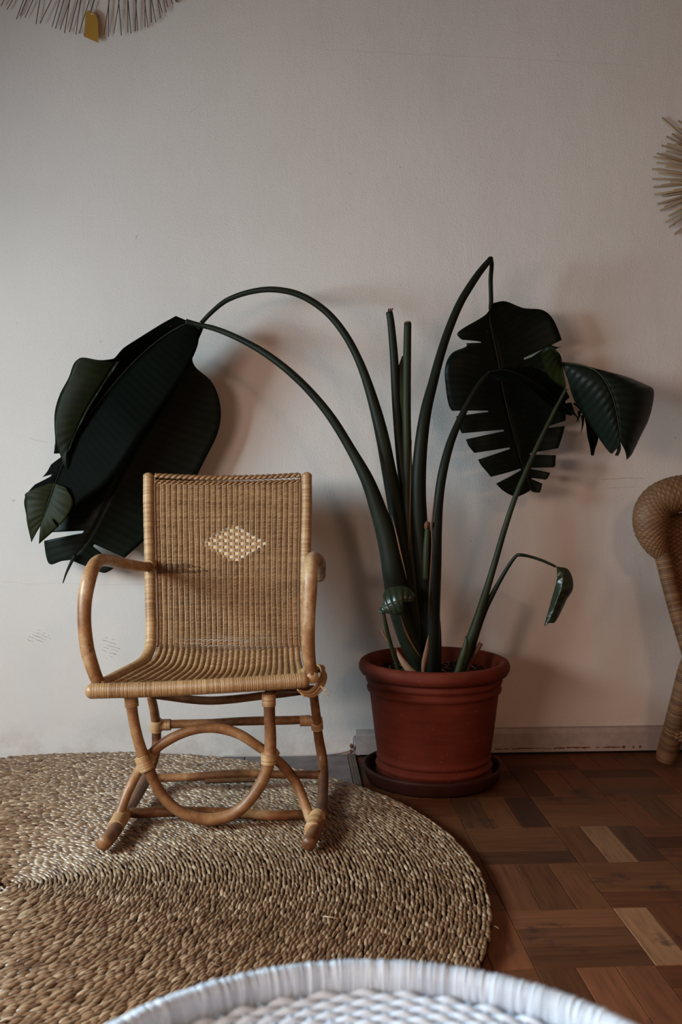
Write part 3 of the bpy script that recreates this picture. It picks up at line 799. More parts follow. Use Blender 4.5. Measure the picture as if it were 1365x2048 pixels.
# cut stumps
st1 = petiole([(779, 624, 3.09, 14), (783, 650, 3.09, 15), (789, 720, 3.09, 17), (793, 800, 3.09, 18), (801, 900, 3.08, 20), (814, 1010, 3.07, 26), (824, 1130, 3.06, 34), (838, 1260, 3.05, 36), (848, 1375, 3.05, 30)], val=.35, label='dark cut stalk with a frayed black tip')
st2 = petiole([(816, 646, 3.07, 15), (815, 700, 3.07, 16), (814, 780, 3.07, 17), (814, 860, 3.07, 18), (816, 960, 3.06, 22), (820, 1080, 3.05, 30), (832, 1200, 3.05, 40), (846, 1300, 3.05, 40), (852, 1375, 3.05, 34)], val=.6, label='green cut stalk with a flat pale end')
mm = MB(); mm.tube([at(816, 645.5, 3.07), at(816, 643, 3.07)], [.0105, .0085], 10, .5); mm.build('cut_end', M['dry'], st2)
mm = MB()
for k in range(5): mm.tube([at(779 + k - 2, 624, 3.088), at(778 + 2.2 * k, 617 + (k % 2) * 4, 3.088)], .0022, 5, .1)
mm.build('frayed_tip', M['dry'], st1)
# broad sheath behind the stumps
petiole([(806, 712, 3.10, 3), (803, 740, 3.10, 14), (801, 790, 3.10, 24), (804, 860, 3.10, 28), (812, 960, 3.09, 32), (822, 1060, 3.08, 38), (835, 1180, 3.07, 46), (848, 1375, 3.06, 40)], name='leaf_sheath', val=.85, label='pale green sheath wrapped around the cut stalks')
# tall stalk to the broken leaf
petiole([(981, 519, 3.10, 11), (965, 538, 3.10, 13), (945, 566, 3.09, 15), (920, 608, 3.08, 16), (898, 660, 3.07, 17), (880, 715, 3.06, 18), (866, 768, 3.05, 20), (854, 815, 3.04, 23), (845, 870, 3.03, 26), (839, 940, 3.03, 29), (838, 1010, 3.03, 32), (843, 1090, 3.03, 36), (853, 1180, 3.03, 42), (862, 1270, 3.03, 44), (864, 1375, 3.03, 38)], val=.12, label='tall dark stalk bent sharply at its top')
petiole([(981, 517, 3.10, 12), (984, 530, 3.12, 9), (982, 560, 3.14, 9), (983, 600, 3.15, 9), (982, 618, 3.16, 9)], val=.15, name='broken_stalk', label='hanging broken end of the tall stalk')
# stalk to the crumpled leaf
petiole([(1002, 741, 3.06, 8), (980, 748, 3.06, 9), (962, 764, 3.05, 10), (940, 800, 3.04, 12), (918, 845, 3.03, 15), (900, 890, 3.02, 17), (886, 945, 3.01, 19), (878, 1000, 3.01, 20), (873, 1060, 3.00, 24), (870, 1130, 3.00, 28), (866, 1230, 3.00, 30), (864, 1375, 3.01, 30)], val=.08)
# thin stalks at right
petiole([(1133, 778, 2.99, 6), (1112, 818, 2.99, 8), (1082, 878, 2.99, 9), (1054, 940, 2.98, 10), (1030, 998, 2.98, 11), (1010, 1058, 2.98, 12), (992, 1120, 2.98, 13), (974, 1180, 2.98, 15), (955, 1240, 2.98, 18), (935, 1300, 2.99, 21), (916, 1365, 3.0, 22)], val=.65, label='thin pale green stalk leaning right')
petiole([(1112, 1133, 2.93, 5), (1085, 1121, 2.94, 6), (1060, 1113, 2.95, 6), (1042, 1110, 2.95, 7), (1032, 1113, 2.96, 7), (1016, 1135, 2.97, 8), (998, 1166, 2.98, 9), (984, 1192, 2.985, 11), (970, 1220, 2.99, 13), (952, 1270, 3.0, 14), (935, 1330, 3.01, 16), (926, 1370, 3.01, 14)], val=.3, label='short kinked stalk at the right')
petiole([(767, 1222, 2.92, 6), (772, 1250, 2.92, 8), (781, 1285, 2.93, 8), (792, 1322, 2.94, 9), (803, 1362, 2.95, 10)], val=.55, label='short stalk of the small curled leaf')
# stubs and dried sheaths
petiole([(932, 1272, 2.95, 3), (933, 1285, 2.95, 10), (927, 1310, 2.95, 14), (917, 1340, 2.96, 14), (908, 1368, 2.96, 12)], name='stub', val=.8, label='pale green stub with a pointed tip')
petiole([(963, 1286, 2.99, 9), (955, 1300, 2.99, 10), (943, 1322, 3.0, 10), (932, 1345, 3.0, 9), (926, 1368, 3.0, 8)], name='stub', mat='dry', val=.15, label='broken brown dried stub')
petiole([(856, 1047, 2.99, 9), (855, 1070, 2.99, 12), (853, 1110, 2.99, 14), (852, 1160, 2.99, 14)], name='stub', mat='petiole', val=.7)
petiole([(857, 1043, 2.985, 8), (855, 1049, 2.985, 12), (853, 1058, 2.985, 8)], name='stub', mat='dry', val=.05, label='brown broken end of a stub')
def dry_strip(pts, w, val, name='dried_edge', **k):
    P = smooth_path([at(x, y, Y) for x, y, Y in pts], 6); rad = np.sin(np.linspace(.15, PI - .15, len(P))) * w
    mm = MB(); mm.tube(P, np.maximum(rad, .0008), 6, val=val, flat=.5, up=(0, 1, 0)); return mm.build(name, M['dry'], plant, **k)
dry_strip([(784, 1030, 2.955), (794, 1070, 2.945), (803, 1110, 2.945), (815, 1160, 2.95)], .0032, .45)
dry_strip([(802, 1232, 2.955), (812, 1262, 2.96), (826, 1290, 2.965), (842, 1315, 2.97)], .0036, .25)
dry_strip([(824, 880, 3.02), (822, 960, 3.015), (820, 1050, 3.01), (818, 1100, 3.0)], .0022, .15)
dry_strip([(866, 1040, 2.985), (864, 1110, 2.975), (860, 1180, 2.97), (857, 1240, 2.965)], .0028, .1)
dry_strip([(870, 990, 2.99), (866, 1030, 2.985), (864, 1070, 2.98), (866, 1120, 2.975)], .0025, .2)
dry_strip([(792, 1296, 2.94), (803, 1318, 2.93), (818, 1338, 2.92), (836, 1352, 2.92), (850, 1362, 2.92)], .012, .85, 'dried_sheath', label='pale straw-coloured dried sheath at the pot rim')
dry_strip([(762, 1254, 2.93), (768, 1268, 2.93), (778, 1284, 2.93), (790, 1302, 2.93)], .0045, .6, 'dried_sheath')
dry_strip([(858, 1270, 2.94), (854, 1300, 2.93), (848, 1330, 2.925), (846, 1358, 2.92)], .009, .45, 'dried_sheath')

# ---- leaves
def leaf(mid, left, right, tears_l=(), tears_r=(), mat='leaf', label=None, veins=26, ns=10, nt_=110, bowl=.012, bowr=.012, gap=.5, rib=.0035, ribval=.5, tone=(.25, .55), ripple=.0005):
    """mid/left/right: (px,py,Y) control points; lines mid(t)->edge(t) follow the side veins. tears: (t, depth, gap)"""
    Mi = smooth_path([at(*p) for p in mid], 10); Mi = resample(Mi, nt_)
    mm = MB()
    for side, (edge, tears, bow) in enumerate(((left, tears_l, bowl), (right, tears_r, bowr))):
        E = smooth_path([at(*p) for p in edge], 10); E = resample(E, nt_)
        s = np.linspace(0, 1, ns + 1)
        T = np.linspace(0, 1, nt_)
        # quadratic vein: leaves the rib forward then bends to the edge
        Vt = np.zeros((nt_, ns + 1, 3))
        for j_, sj in enumerate(s):
            Vt[:, j_] = Mi * (1 - sj) + E * sj
        nrm = np.array([0, -1.0, 0])
        wid = np.linalg.norm(E - Mi, axis=1)
        Vt += nrm * (bow * np.sin(PI * s)[None, :, None]) * np.clip(wid / .12, 0, 1.3)[:, None, None]
        corr = ripple * np.sign(np.sin(T * veins * 2 * PI)) * np.abs(np.sin(T * veins * 2 * PI)) ** .6
        Vt += nrm * (corr[:, None] * np.sin(PI * np.clip(s, .03, .92))[None, :] ** .5)[:, :, None]
        Vt += nrm * (.004 * np.sin(T * 11 + side * 2)[:, None] * s[None, :] ** 2)[:, :, None]
        keep = np.ones((nt_ - 1, ns), bool)
        for (t0, dep, gp) in tears:
            i0 = int(round(t0 * (nt_ - 1))); i0 = min(max(i0, 1), nt_ - 3)
            for j_ in range(ns + 1):
                w = np.clip((s[j_] - (1 - dep)) / dep, 0, 1)
                if w <= 0: continue
                span = 7
                for q in range(span):
                    f = gp * w * (1 - q / span)
                    if i0 - q >= 1: Vt[i0 - q, j_] += (Vt[max(i0 - q - 3, 0), j_] - Vt[i0 - q, j_]) * f
                    if i0 + 1 + q < nt_ - 1: Vt[i0 + 1 + q, j_] += (Vt[min(i0 + 1 + q + 3, nt_ - 1), j_] - Vt[i0 + 1 + q, j_]) * f
            for j_ in range(ns):
                if s[j_] >= 1 - dep - 1e-6: keep[i0, j_] = False
        i = np.arange(nt_ - 1)[:, None]; j = np.arange(ns)[None]; c = ns + 1
        F = np.stack([i * c + j, i * c + j + 1, (i + 1) * c + j + 1, (i + 1) * c + j], -1)[keep]
        if side: F = F[:, ::-1]
        vein = .5 + .5 * np.sin(T * veins * 2 * PI)
        tn = tone[0] + (tone[1] - tone[0]) * (.6 * vein[:, None] + .4 * s[None, :])
        mm.add(Vt.reshape(-1, 3), F, tn)
    o = mm.build('leaf', M[mat], plant, label=label)
    sol = o.modifiers.new('thickness', 'SOLIDIFY'); sol.thickness = .0009; sol.offset = 0
    if rib:
        rm = MB(); n = len(Mi)
        rm.tube(Mi + np.array([0, -.0012, 0]), np.linspace(rib, rib * .3, n), 8, val=ribval); rm.build('midrib', M['petiole'], o)
    return o

# leaf B (behind), hangs from the upper arch
leaf([(404, 646, 3.165), (372, 730, 3.18), (330, 800, 3.19), (290, 860, 3.195), (250, 925, 3.19), (222, 985, 3.18), (195, 1045, 3.18), (168, 1090, 3.19), (140, 1120, 3.20)],
     [(385, 655, 3.18), (310, 740, 3.20), (250, 820, 3.215), (195, 900, 3.22), (160, 965, 3.21), (130, 1020, 3.21), (97, 1066, 3.21), (88, 1080, 3.21), (97, 1127, 3.215), (122, 1122, 3.21)],
     [(408, 655, 3.17), (385, 722, 3.19), (424, 764, 3.20), (441, 812, 3.21), (437, 862, 3.22), (410, 920, 3.22), (375, 985, 3.22), (330, 1040, 3.22), (284, 1085, 3.22), (250, 1115, 3.21), (216, 1145, 3.21), (190, 1140, 3.205)],
     tears_l=[(.855, .85, .45)], tears_r=[(.62, .45, .25), (.90, .8, .5)], mat='leaf_sheen', label='dark leaf hanging behind, its bare rib ending in a spike', ribval=.35, veins=34, bowr=-.004, bowl=.004, tone=(.2, 1.0))
# spike of leaf B
petiole([(150, 1110, 3.185, 7), (140, 1130, 3.19, 6), (132, 1148, 3.19, 4), (126, 1166, 3.195, 2)], name='leaf_spike', val=.25)
# leaf A (front)
leaf([(380, 644, 3.09), (345, 662, 3.10), (305, 690, 3.11), (262, 730, 3.12), (220, 778, 3.12), (185, 823, 3.12), (155, 868, 3.12), (130, 918, 3.12), (112, 962, 3.115), (96, 1005, 3.11), (82, 1050, 3.105)],
     [(352, 632, 3.10), (320, 650, 3.09), (282, 674, 3.08), (248, 696, 3.07), (218, 722, 3.08), (157, 717, 3.10), (136, 757, 3.11), (118, 792, 3.12), (109, 830, 3.12), (111, 880, 3.125), (110, 895, 3.125), (98, 940, 3.13), (52, 990, 3.12), (52, 1030, 3.115), (62, 1085, 3.11)],
     [(398, 660, 3.10), (396, 690, 3.09), (378, 730, 3.08), (350, 775, 3.07), (312, 830, 3.065), (275, 880, 3.06), (240, 935, 3.065), (205, 975, 3.07), (170, 998, 3.08), (145, 1022, 3.085), (122, 1048, 3.09), (104, 1065, 3.09), (78, 1088, 3.10)],
     tears_l=[(.34, .5, .12), (.70, .75, .5), (.78, .6, .45)], tears_r=[(.88, .5, .35)], label='big dark leaf at left with olive torn tip', ribval=.08, veins=38, bowl=.004, bowr=.004, tone=(.1, .6))
# lighter olive tips of leaf A
leaf([(110, 966, 3.10), (98, 1000, 3.097), (88, 1030, 3.095), (81, 1050, 3.095)],
     [(96, 968, 3.10), (54, 985, 3.10), (50, 998, 3.10), (54, 1040, 3.10), (62, 1085, 3.10)],
     [(132, 975, 3.085), (146, 1005, 3.08), (130, 1040, 3.08), (108, 1060, 3.085), (78, 1087, 3.095)],
     mat='leaf_olive', label='olive green torn tip of the big left leaf', veins=9, nt_=50, bowl=.006, bowr=.006, rib=.002, tone=(.2, .7), tears_r=[(.62, .45, .2)])
# left lamina, the window light on it put into its olive colour
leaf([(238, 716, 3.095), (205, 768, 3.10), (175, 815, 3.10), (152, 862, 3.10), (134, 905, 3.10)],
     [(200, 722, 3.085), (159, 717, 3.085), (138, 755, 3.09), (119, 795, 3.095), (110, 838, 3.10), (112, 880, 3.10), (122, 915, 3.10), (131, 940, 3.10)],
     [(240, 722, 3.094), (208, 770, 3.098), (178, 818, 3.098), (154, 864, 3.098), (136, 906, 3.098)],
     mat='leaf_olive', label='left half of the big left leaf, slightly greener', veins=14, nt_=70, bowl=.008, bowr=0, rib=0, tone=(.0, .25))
# leaf C, hangs down by the broken stalk
leaf([(982, 612, 3.16), (980, 640, 3.165), (988, 680, 3.17), (998, 727, 3.17), (1004, 765, 3.17), (1015, 817, 3.17), (1029, 872, 3.17), (1042, 920, 3.165), (1056, 958, 3.16), (1063, 980, 3.16)],
     [(976, 630, 3.15), (956, 640, 3.14), (914, 668, 3.12), (936, 690, 3.13), (905, 706, 3.11), (891, 735, 3.10), (893, 780, 3.11), (900, 815, 3.12), (913, 832, 3.12), (921, 862, 3.13), (932, 878, 3.13), (936, 890, 3.13), (953, 912, 3.13), (960, 927, 3.13), (977, 947, 3.135), (1000, 975, 3.14), (1020, 989, 3.14), (1036, 994, 3.145)],
     [(988, 606, 3.16), (1012, 603, 3.17), (1048, 616, 3.18), (1084, 619, 3.19), (1104, 633, 3.20), (1118, 660, 3.20), (1126, 694, 3.195), (1098, 690, 3.19), (1122, 712, 3.20), (1124, 760, 3.20), (1132, 810, 3.20), (1131, 850, 3.20), (1123, 882, 3.19), (1113, 912, 3.18), (1112, 934, 3.175), (1103, 940, 3.17), (1098, 956, 3.17), (1086, 965, 3.165), (1082, 984, 3.16), (1066, 984, 3.16)],
     tears_l=[(.20, .5, .4), (.56, .6, .5), (.66, .85, .55), (.755, .85, .6), (.87, .95, .7)], tears_r=[(.33, .65, .5), (.69, .35, .3), (.80, .7, .5), (.87, .7, .5), (.925, .7, .4)],
     mat='leaf_sheen', label='large torn dark leaf hanging from the broken stalk', veins=34, nt_=150, ribval=.55, rib=.0042, bowl=.02, bowr=-.012)
# leaf D, crumpled in front of it
leaf([(976, 744, 3.06), (1010, 740, 3.05), (1045, 752, 3.04), (1085, 775, 3.03), (1120, 805, 3.03), (1146, 828, 3.03)],
     [(980, 740, 3.06), (1020, 736, 3.06), (1062, 734, 3.06), (1096, 748, 3.06), (1124, 770, 3.05), (1140, 795, 3.05), (1152, 830, 3.04)],
     [(978, 750, 3.055), (1000, 762, 3.02), (1030, 760, 3.01), (1052, 772, 3.00), (1076, 790, 3.00), (1092, 806, 3.01), (1118, 822, 3.02), (1143, 832, 3.03)],
     tears_l=[(.85, .6, .3)], tears_r=[(.8, .6, .4)], label='crumpled dark leaf in front of the torn one', veins=10, nt_=60, bowl=-.02, bowr=.02, rib=.002, ribval=.1)
mm = MB()
for (x0, y0, x1, y1) in ((1138, 812, 1150, 834), (1144, 820, 1160, 846), (1130, 806, 1142, 826), (1148, 806, 1164, 824), (1090, 790, 1096, 808)):
    mm.tube(smooth_path([at(x0, y0, 3.03), at((x0 + x1) / 2 + 2, (y0 + y1) / 2, 3.03), at(x1, y1, 3.03)], 4), np.linspace(.0035, .0006, 9), 5, .4, flat=.3, up=(0, 1, 0))
mm.build('leaf_shreds', M['leaf'], plant, kind='stuff')
# leaf E, glossy leaf at far right
leaf([(1124, 726, 3.00), (1150, 728, 2.99), (1178, 735, 2.975), (1200, 748, 2.96), (1218, 775, 2.95), (1230, 808, 2.95), (1238, 850, 2.955), (1241, 884, 2.96)],
     [(1124, 728, 3.00), (1134, 755, 3.01), (1146, 792, 3.02), (1162, 822, 3.03), (1184, 856, 3.03), (1205, 886, 3.02), (1222, 906, 3.01), (1238, 912, 3.0)],
     [(1126, 724, 3.00), (1160, 732, 3.0), (1205, 742, 3.01), (1250, 752, 3.02), (1288, 768, 3.03), (1306, 778, 3.03), (1307, 800, 3.03), (1299, 838, 3.03), (1282, 874, 3.02), (1266, 906, 3.01), (1254, 920, 3.0)],
     mat='leaf_sheen', label='glossy dark leaf at far right with notched tip', veins=15, nt_=80, bowl=.03, bowr=.025, rib=.0028, ribval=.75, ripple=.0010, tone=(.4, 1.0), tears_l=[(.95, .3, .2)])
leaf([(1124, 728, 3.0), (1116, 715, 2.98), (1106, 700, 2.97), (1096, 694, 2.975)],
     [(1128, 735, 3.0), (1118, 712, 2.97), (1110, 697, 2.965), (1100, 693, 2.97)],
     [(1132, 776, 3.02), (1116, 768, 3.03), (1096, 748, 3.03), (1086, 722, 3.01), (1085, 705, 2.99), (1093, 694, 2.98)],
     mat='leaf_olive', label='olive back-curled base of the glossy leaf', veins=6, nt_=40, rib=0, tone=(.0, .6))
leaf([(1172, 838, 3.04), (1182, 862, 3.045), (1188, 885, 3.05), (1186, 911, 3.05)],
     [(1170, 838, 3.04), (1174, 860, 3.04), (1178, 885, 3.045), (1184, 911, 3.05)],
     [(1178, 840, 3.045), (1195, 862, 3.05), (1196, 882, 3.055), (1188, 911, 3.055)], label='narrow torn strip hanging below the glossy leaf', veins=3, nt_=30, rib=0, tears_r=())
mm = MB()
for (x0, y0, x1, y1) in ((1160, 822, 1153, 845), (1166, 830, 1163, 866)):
    mm.tube(smooth_path([at(x0, y0, 3.04), at((x0 + x1) / 2 + 2, (y0 + y1) / 2, 3.04), at(x1, y1, 3.04)], 4), np.linspace(.006, .0006, 9), 5, .5, flat=.3, up=(0, 1, 0))
mm.build('leaf_shreds', M['leaf'], plant, kind='stuff')
# leaf F, small hanging leaf
leaf([(1112, 1133, 2.93), (1126, 1150, 2.925), (1124, 1175, 2.92), (1115, 1200, 2.92), (1106, 1225, 2.925), (1094, 1250, 2.93)],
     [(1114, 1135, 2.93), (1114, 1155, 2.935), (1110, 1180, 2.94), (1102, 1205, 2.945), (1095, 1228, 2.94), (1090, 1252, 2.93)],
     [(1116, 1133, 2.93), (1136, 1138, 2.94), (1146, 1155, 2.95), (1146, 1178, 2.95), (1134, 1198, 2.95), (1124, 1222, 2.945), (1116, 1238, 2.94), (1108, 1246, 2.935), (1098, 1244, 2.93)],
     mat='leaf_young', label='small pale green leaf hanging from the short kinked stalk', veins=8, nt_=60, bowl=.008, bowr=.012, rib=.0016, ribval=.9, ripple=.0011)
# leaf G, small curled leaf at the pot
leaf([(755, 1224, 2.915), (768, 1214, 2.905), (784, 1207, 2.895), (800, 1202, 2.89), (816, 1200, 2.90), (828, 1196, 2.91)],
     [(756, 1221, 2.915), (766, 1206, 2.92), (766, 1190, 2.925), (776, 1178, 2.925), (794, 1171, 2.92), (812, 1172, 2.92), (824, 1180, 2.92), (832, 1191, 2.915)],
     [(758, 1226, 2.915), (768, 1226, 2.905), (782, 1228, 2.895), (796, 1229, 2.90), (806, 1220, 2.90), (807, 1206, 2.895), (818, 1205, 2.90), (828, 1201, 2.91)],
     mat='leaf_young', label='small curled green leaf in front of the stalks', veins=8, nt_=60, bowl=.012, bowr=.012, rib=.0014, ribval=.9, ripple=.0014)

# ================================================================== WALL HANGINGS
# upper left sunburst of thin twigs
YS = WALL_Y - .010
c = at(192, -152, YS); px = YS / FPX
sun1 = empty('sunburst_hanging', (c.x, YS, c.z), 'sunburst of thin dark twigs hung at upper left with an ochre tag', 'wall decor')
ends = [(2, 12), (14, 19), (33, 38), (40, 31), (50, 35), (72, 48), (80, 47), (104, 54), (111, 57), (120, 60), (129, 66), (139, 64), (152, 69), (158, 67), (168, 71), (208, 70), (217, 74), (228, 66), (243, 71), (256, 65), (262, 67), (271, 62), (276, 62), (290, 54), (296, 55), (303, 45), (312, 45), (321, 36), (325, 25), (333, 24), (336, 14), (346, 8), (353, 5)]
tops = [(30, -40), (50, -45), (58, -30), (66, -32), (80, -30), (85, -30), (118, -32), (128, -30), (140, -40), (150, -30), (146, -36), (166, -40), (165, -32), (190, -36), (200, -36), (224, -36), (219, -40), (244, -36), (234, -40), (256, -36), (252, -40), (274, -30), (268, -40), (290, -36), (284, -42), (300, -36), (296, -40), (312, -26), (306, -40), (318, -40), (322, -36), (330, -30), (338, -36)]
def stick(root, p, q, r, mat, name='twig', flat=1.0, val=None, wob=.0):
    p, q = Vector(tuple(p)), Vector(tuple(q)); mid_ = (p + q) / 2 + Vector((rnd.uniform(-wob, wob), 0, rnd.uniform(-wob, wob)))
    mm = MB(); mm.tube([p, mid_, q], [r * .85, r, r], 6, rnd.random() if val is None else val, flat=flat, up=(0, 1, 0) if flat != 1 else None)
    return mm.build(name, M[mat], root)
for (e, t) in zip(ends, tops):
    y = YS - rnd.uniform(0, .008); p, q = at(*e, y), at(*t, y); d = (q - p).normalized()
    stick(sun1, p, p + d * .26, .0016, 'thinstick', wob=.001)
for k in range(90):      # the rest of the circle, above the frame
    a = R(-42) + k * R(264) / 89
    p = Vector((c.x + math.cos(a) * .375 * rnd.uniform(.93, 1.02), YS - rnd.uniform(0, .008), c.z + math.sin(a) * .375 * rnd.uniform(.93, 1.02)))
    a2 = a + rnd.uniform(-.3, .3); q = Vector((c.x + math.cos(a2) * .10, p.y, c.z + math.sin(a2) * .10)); stick(sun1, p, q, .0016, 'thinstick')
mm = MB(); mm.tube([(c.x + .1 * math.cos(a), YS - .004, c.z + .1 * math.sin(a)) for a in np.linspace(0, 2 * PI, 40, endpoint=False)], .006, 8, closed=True)
mm.build('ring', M['thinstick'], sun1)
yc = YS - .011
poly = [(175, 20.5), (184, 24), (192, 29.5), (196, 42), (197, 55), (197, 85.5), (183, 79.5), (168.5, 73), (170, 50), (171, 29)]
V = [at(x, y, yc) for x, y in poly] + [at(x, y, yc) + Vector((0, .0015, 0)) for x, y in poly]; n = len(poly)
me = bpy.data.meshes.new('tag'); me.from_pydata([tuple(v - sun1.location) for v in V], [], [tuple(range(n)), tuple(range(2 * n - 1, n - 1, -1))] + [(k, n + k, n + (k + 1) % n, (k + 1) % n) for k in range(n)])
me.materials.append(M['card']); o = bpy.data.objects.new('tag', me); COL.objects.link(o); o.parent = sun1; tag(o, label='ochre card tag with a punched hole')
mm = MB(); mm.ball(at(184, 28, yc - .0004), .0028, (1, .2, 1)); mm.build('hole', M['wall'], o)
mm = MB(); mm.tube(smooth_path([at(184, 28, yc - .001), at(186, 18, yc), at(180, 8, yc), at(184, -6, yc), at(182, -40, yc)], 6), .0006, 4); mm.build('thread', M['thread'], o)

# right sunburst of flat reeds
c2 = at(1474, 352, YS)
sun2 = empty('sunburst_hanging', (c2.x, YS, c2.z), 'sunburst of thick pale reeds on the wall at the right edge', 'wall decor')
ends2 = [(1325, 235, 1365, 271), (1357, 241, 1372, 252), (1358, 257, 1372, 266), (1345, 267, 1365, 284), (1334, 273, 1365, 290), (1335, 287, 1365, 296), (1324, 291, 1365, 306), (1333, 302, 1365, 312), (1353, 289, 1372, 297),
         (1315, 307, 1365, 322), (1309, 314, 1365, 327), (1314, 325, 1365, 334), (1305, 338, 1365, 347), (1331, 317, 1365, 326), (1318, 346, 1365, 353), (1306, 358, 1365, 360), (1333, 333, 1365, 338), (1342, 364, 1370, 366),
         (1308, 374, 1365, 369), (1323, 371, 1365, 365), (1310, 389, 1365, 380), (1325, 392, 1365, 386), (1316, 408, 1365, 393), (1321, 421, 1365, 402), (1330, 414, 1365, 399), (1338, 432, 1365, 417), (1332, 444, 1365, 426), (1354, 420, 1372, 411), (1346, 450, 1366, 433), (1339, 454, 1365, 435), (1350, 468, 1366, 455), (1350, 380, 1372, 377)]
for k, (a, b_, a2, b2) in enumerate(ends2):
    y = YS - .004 * (k % 3); p, q = at(a, b_, y), at(a2, b2, y); d = (q - p).normalized()
    stick(sun2, p, p + d * max(.05, (c2 - p).length * .93), .0042, 'stick', 'reed', flat=.5)
for k in range(70):
    a = R(-122) + k * R(240) / 69
    rr_ = .265 * rnd.uniform(.85, 1.05)
    p = Vector((c2.x + math.cos(a) * rr_, YS - .004 * (k % 3), c2.z + math.sin(a) * rr_)); q = Vector((c2.x + math.cos(a) * .03, p.y, c2.z + math.sin(a) * .03)); stick(sun2, p, q, .0042, 'stick', 'reed', flat=.5)
mm = MB(); mm.ball((c2.x, YS - .012, c2.z), .045, (1, .25, 1)); mm.build('hub', M['stick'], sun2)

# ================================================================== WICKER ARMCHAIR AT RIGHT
def woven_tube(mb, P, rad, pitch=.0068, amp=.0022, sides=48, stakes=13):
    """basket-woven roll: rows along the path, strands passing over and under the stakes"""
    P = np.asarray(P); L = length(P); rowsn = int(L / pitch); k = 3; n = rowsn * k + 1
    Q = resample(np.concatenate([P, np.asarray(rad)[:, None]], 1), n)
    T = np.gradient(Q[:, :3], axis=0); T /= np.linalg.norm(T, axis=1)[:, None]
    Nn = np.zeros_like(T); a = np.array([0, -1.0, 0]); Nn = a - T * (T @ a)[:, None]; Nn /= np.linalg.norm(Nn, axis=1)[:, None]; Bn = np.cross(T, Nn)
    th = np.linspace(0, 2 * PI, sides * 2, endpoint=False)
    row = (np.arange(n) // k); fr_ = (np.arange(n) % k) / k
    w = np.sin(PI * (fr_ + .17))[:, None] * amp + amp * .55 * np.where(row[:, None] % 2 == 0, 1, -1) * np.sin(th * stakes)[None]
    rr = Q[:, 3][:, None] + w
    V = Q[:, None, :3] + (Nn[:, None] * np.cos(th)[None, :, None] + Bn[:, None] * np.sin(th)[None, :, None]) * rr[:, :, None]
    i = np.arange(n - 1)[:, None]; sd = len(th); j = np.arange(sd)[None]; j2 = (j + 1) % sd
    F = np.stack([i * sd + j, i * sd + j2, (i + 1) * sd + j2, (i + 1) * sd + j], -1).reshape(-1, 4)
    tone = np.clip(.5 + 90 * w + .25 * (nrs.rand(rowsn + 2)[row][:, None] - .5), 0, 1)  # shade painted in: strand colour darkens in the valleys of the weave
    mb.add(V.reshape(-1, 3), F, tone)
ac_o = at(1420, 1525, 3.12)
armch = empty('wicker_armchair', (ac_o.x, 3.0, 0), 'brown wicker armchair with rolled back cut off at the right edge', 'armchair')
YC = 3.10
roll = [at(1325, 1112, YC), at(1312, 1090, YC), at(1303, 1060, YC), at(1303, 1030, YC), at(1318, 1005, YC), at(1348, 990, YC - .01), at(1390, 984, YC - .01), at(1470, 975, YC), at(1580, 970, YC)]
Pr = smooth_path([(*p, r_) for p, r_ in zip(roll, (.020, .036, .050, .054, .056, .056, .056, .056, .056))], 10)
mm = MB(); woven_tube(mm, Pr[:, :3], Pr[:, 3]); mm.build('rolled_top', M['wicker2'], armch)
mm = MB(); mm.ball(Pr[-1][:3], .056); mm.build('roll_end', M['wicker2'], armch)
def woven_sheet(mb, fn, nu, nv, stakes, amp=.0018):
    """fn(u,v)->point; rows along u, alternately over and under"""
    K = 3; U = np.linspace(0, 1, stakes * 6 + 1); Vv = np.linspace(0, 1, nv * K + 1)
    pts_ = np.array([[fn(u, v) for u in U] for v in Vv]); row = np.arange(len(Vv)) // K; fr_ = (np.arange(len(Vv)) % K) / K
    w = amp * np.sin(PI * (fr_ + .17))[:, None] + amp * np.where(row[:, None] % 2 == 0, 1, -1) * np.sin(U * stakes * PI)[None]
    pts_ += np.array([0, -1.0, 0]) * w[:, :, None]
    n, c_ = pts_.shape[:2]; i = np.arange(n - 1)[:, None]; j = np.arange(c_ - 1)[None]
    F = np.stack([i * c_ + j, i * c_ + j + 1, (i + 1) * c_ + j + 1, (i + 1) * c_ + j], -1).reshape(-1, 4)
    tone = np.clip(.5 + 90 * w + .25 * (nrs.rand(nv + 2)[row][:, None] - .5), 0, 1); mb.add(pts_.reshape(-1, 3), F, tone)  # same painted shade: colour darker where the weave dips
pA, pB = smooth_path([at(1322, 1030, 3.12), at(1326, 1080, 3.12), at(1335, 1140, 3.11), at(1352, 1200, 3.10), at(1368, 1260, 3.09), at(1374, 1310, 3.08)], 10), smooth_path([at(1600, 1010, 3.14), at(1600, 1100, 3.14), at(1600, 1200, 3.12), at(1595, 1310, 3.09)], 10)
pA, pB = resample(pA, 200), resample(pB, 200)
mm = MB(); woven_sheet(mm, lambda u, v: pA[int(v * 199)] * (1 - u) + pB[int(v * 199)] * u + np.array([0, .03 * math.sin(PI * u), 0]), 0, 62, 30); o = mm.build('woven_back', M['wicker2'], armch)
mod = o.modifiers.new('t', 'SOLIDIFY'); mod.thickness = .006
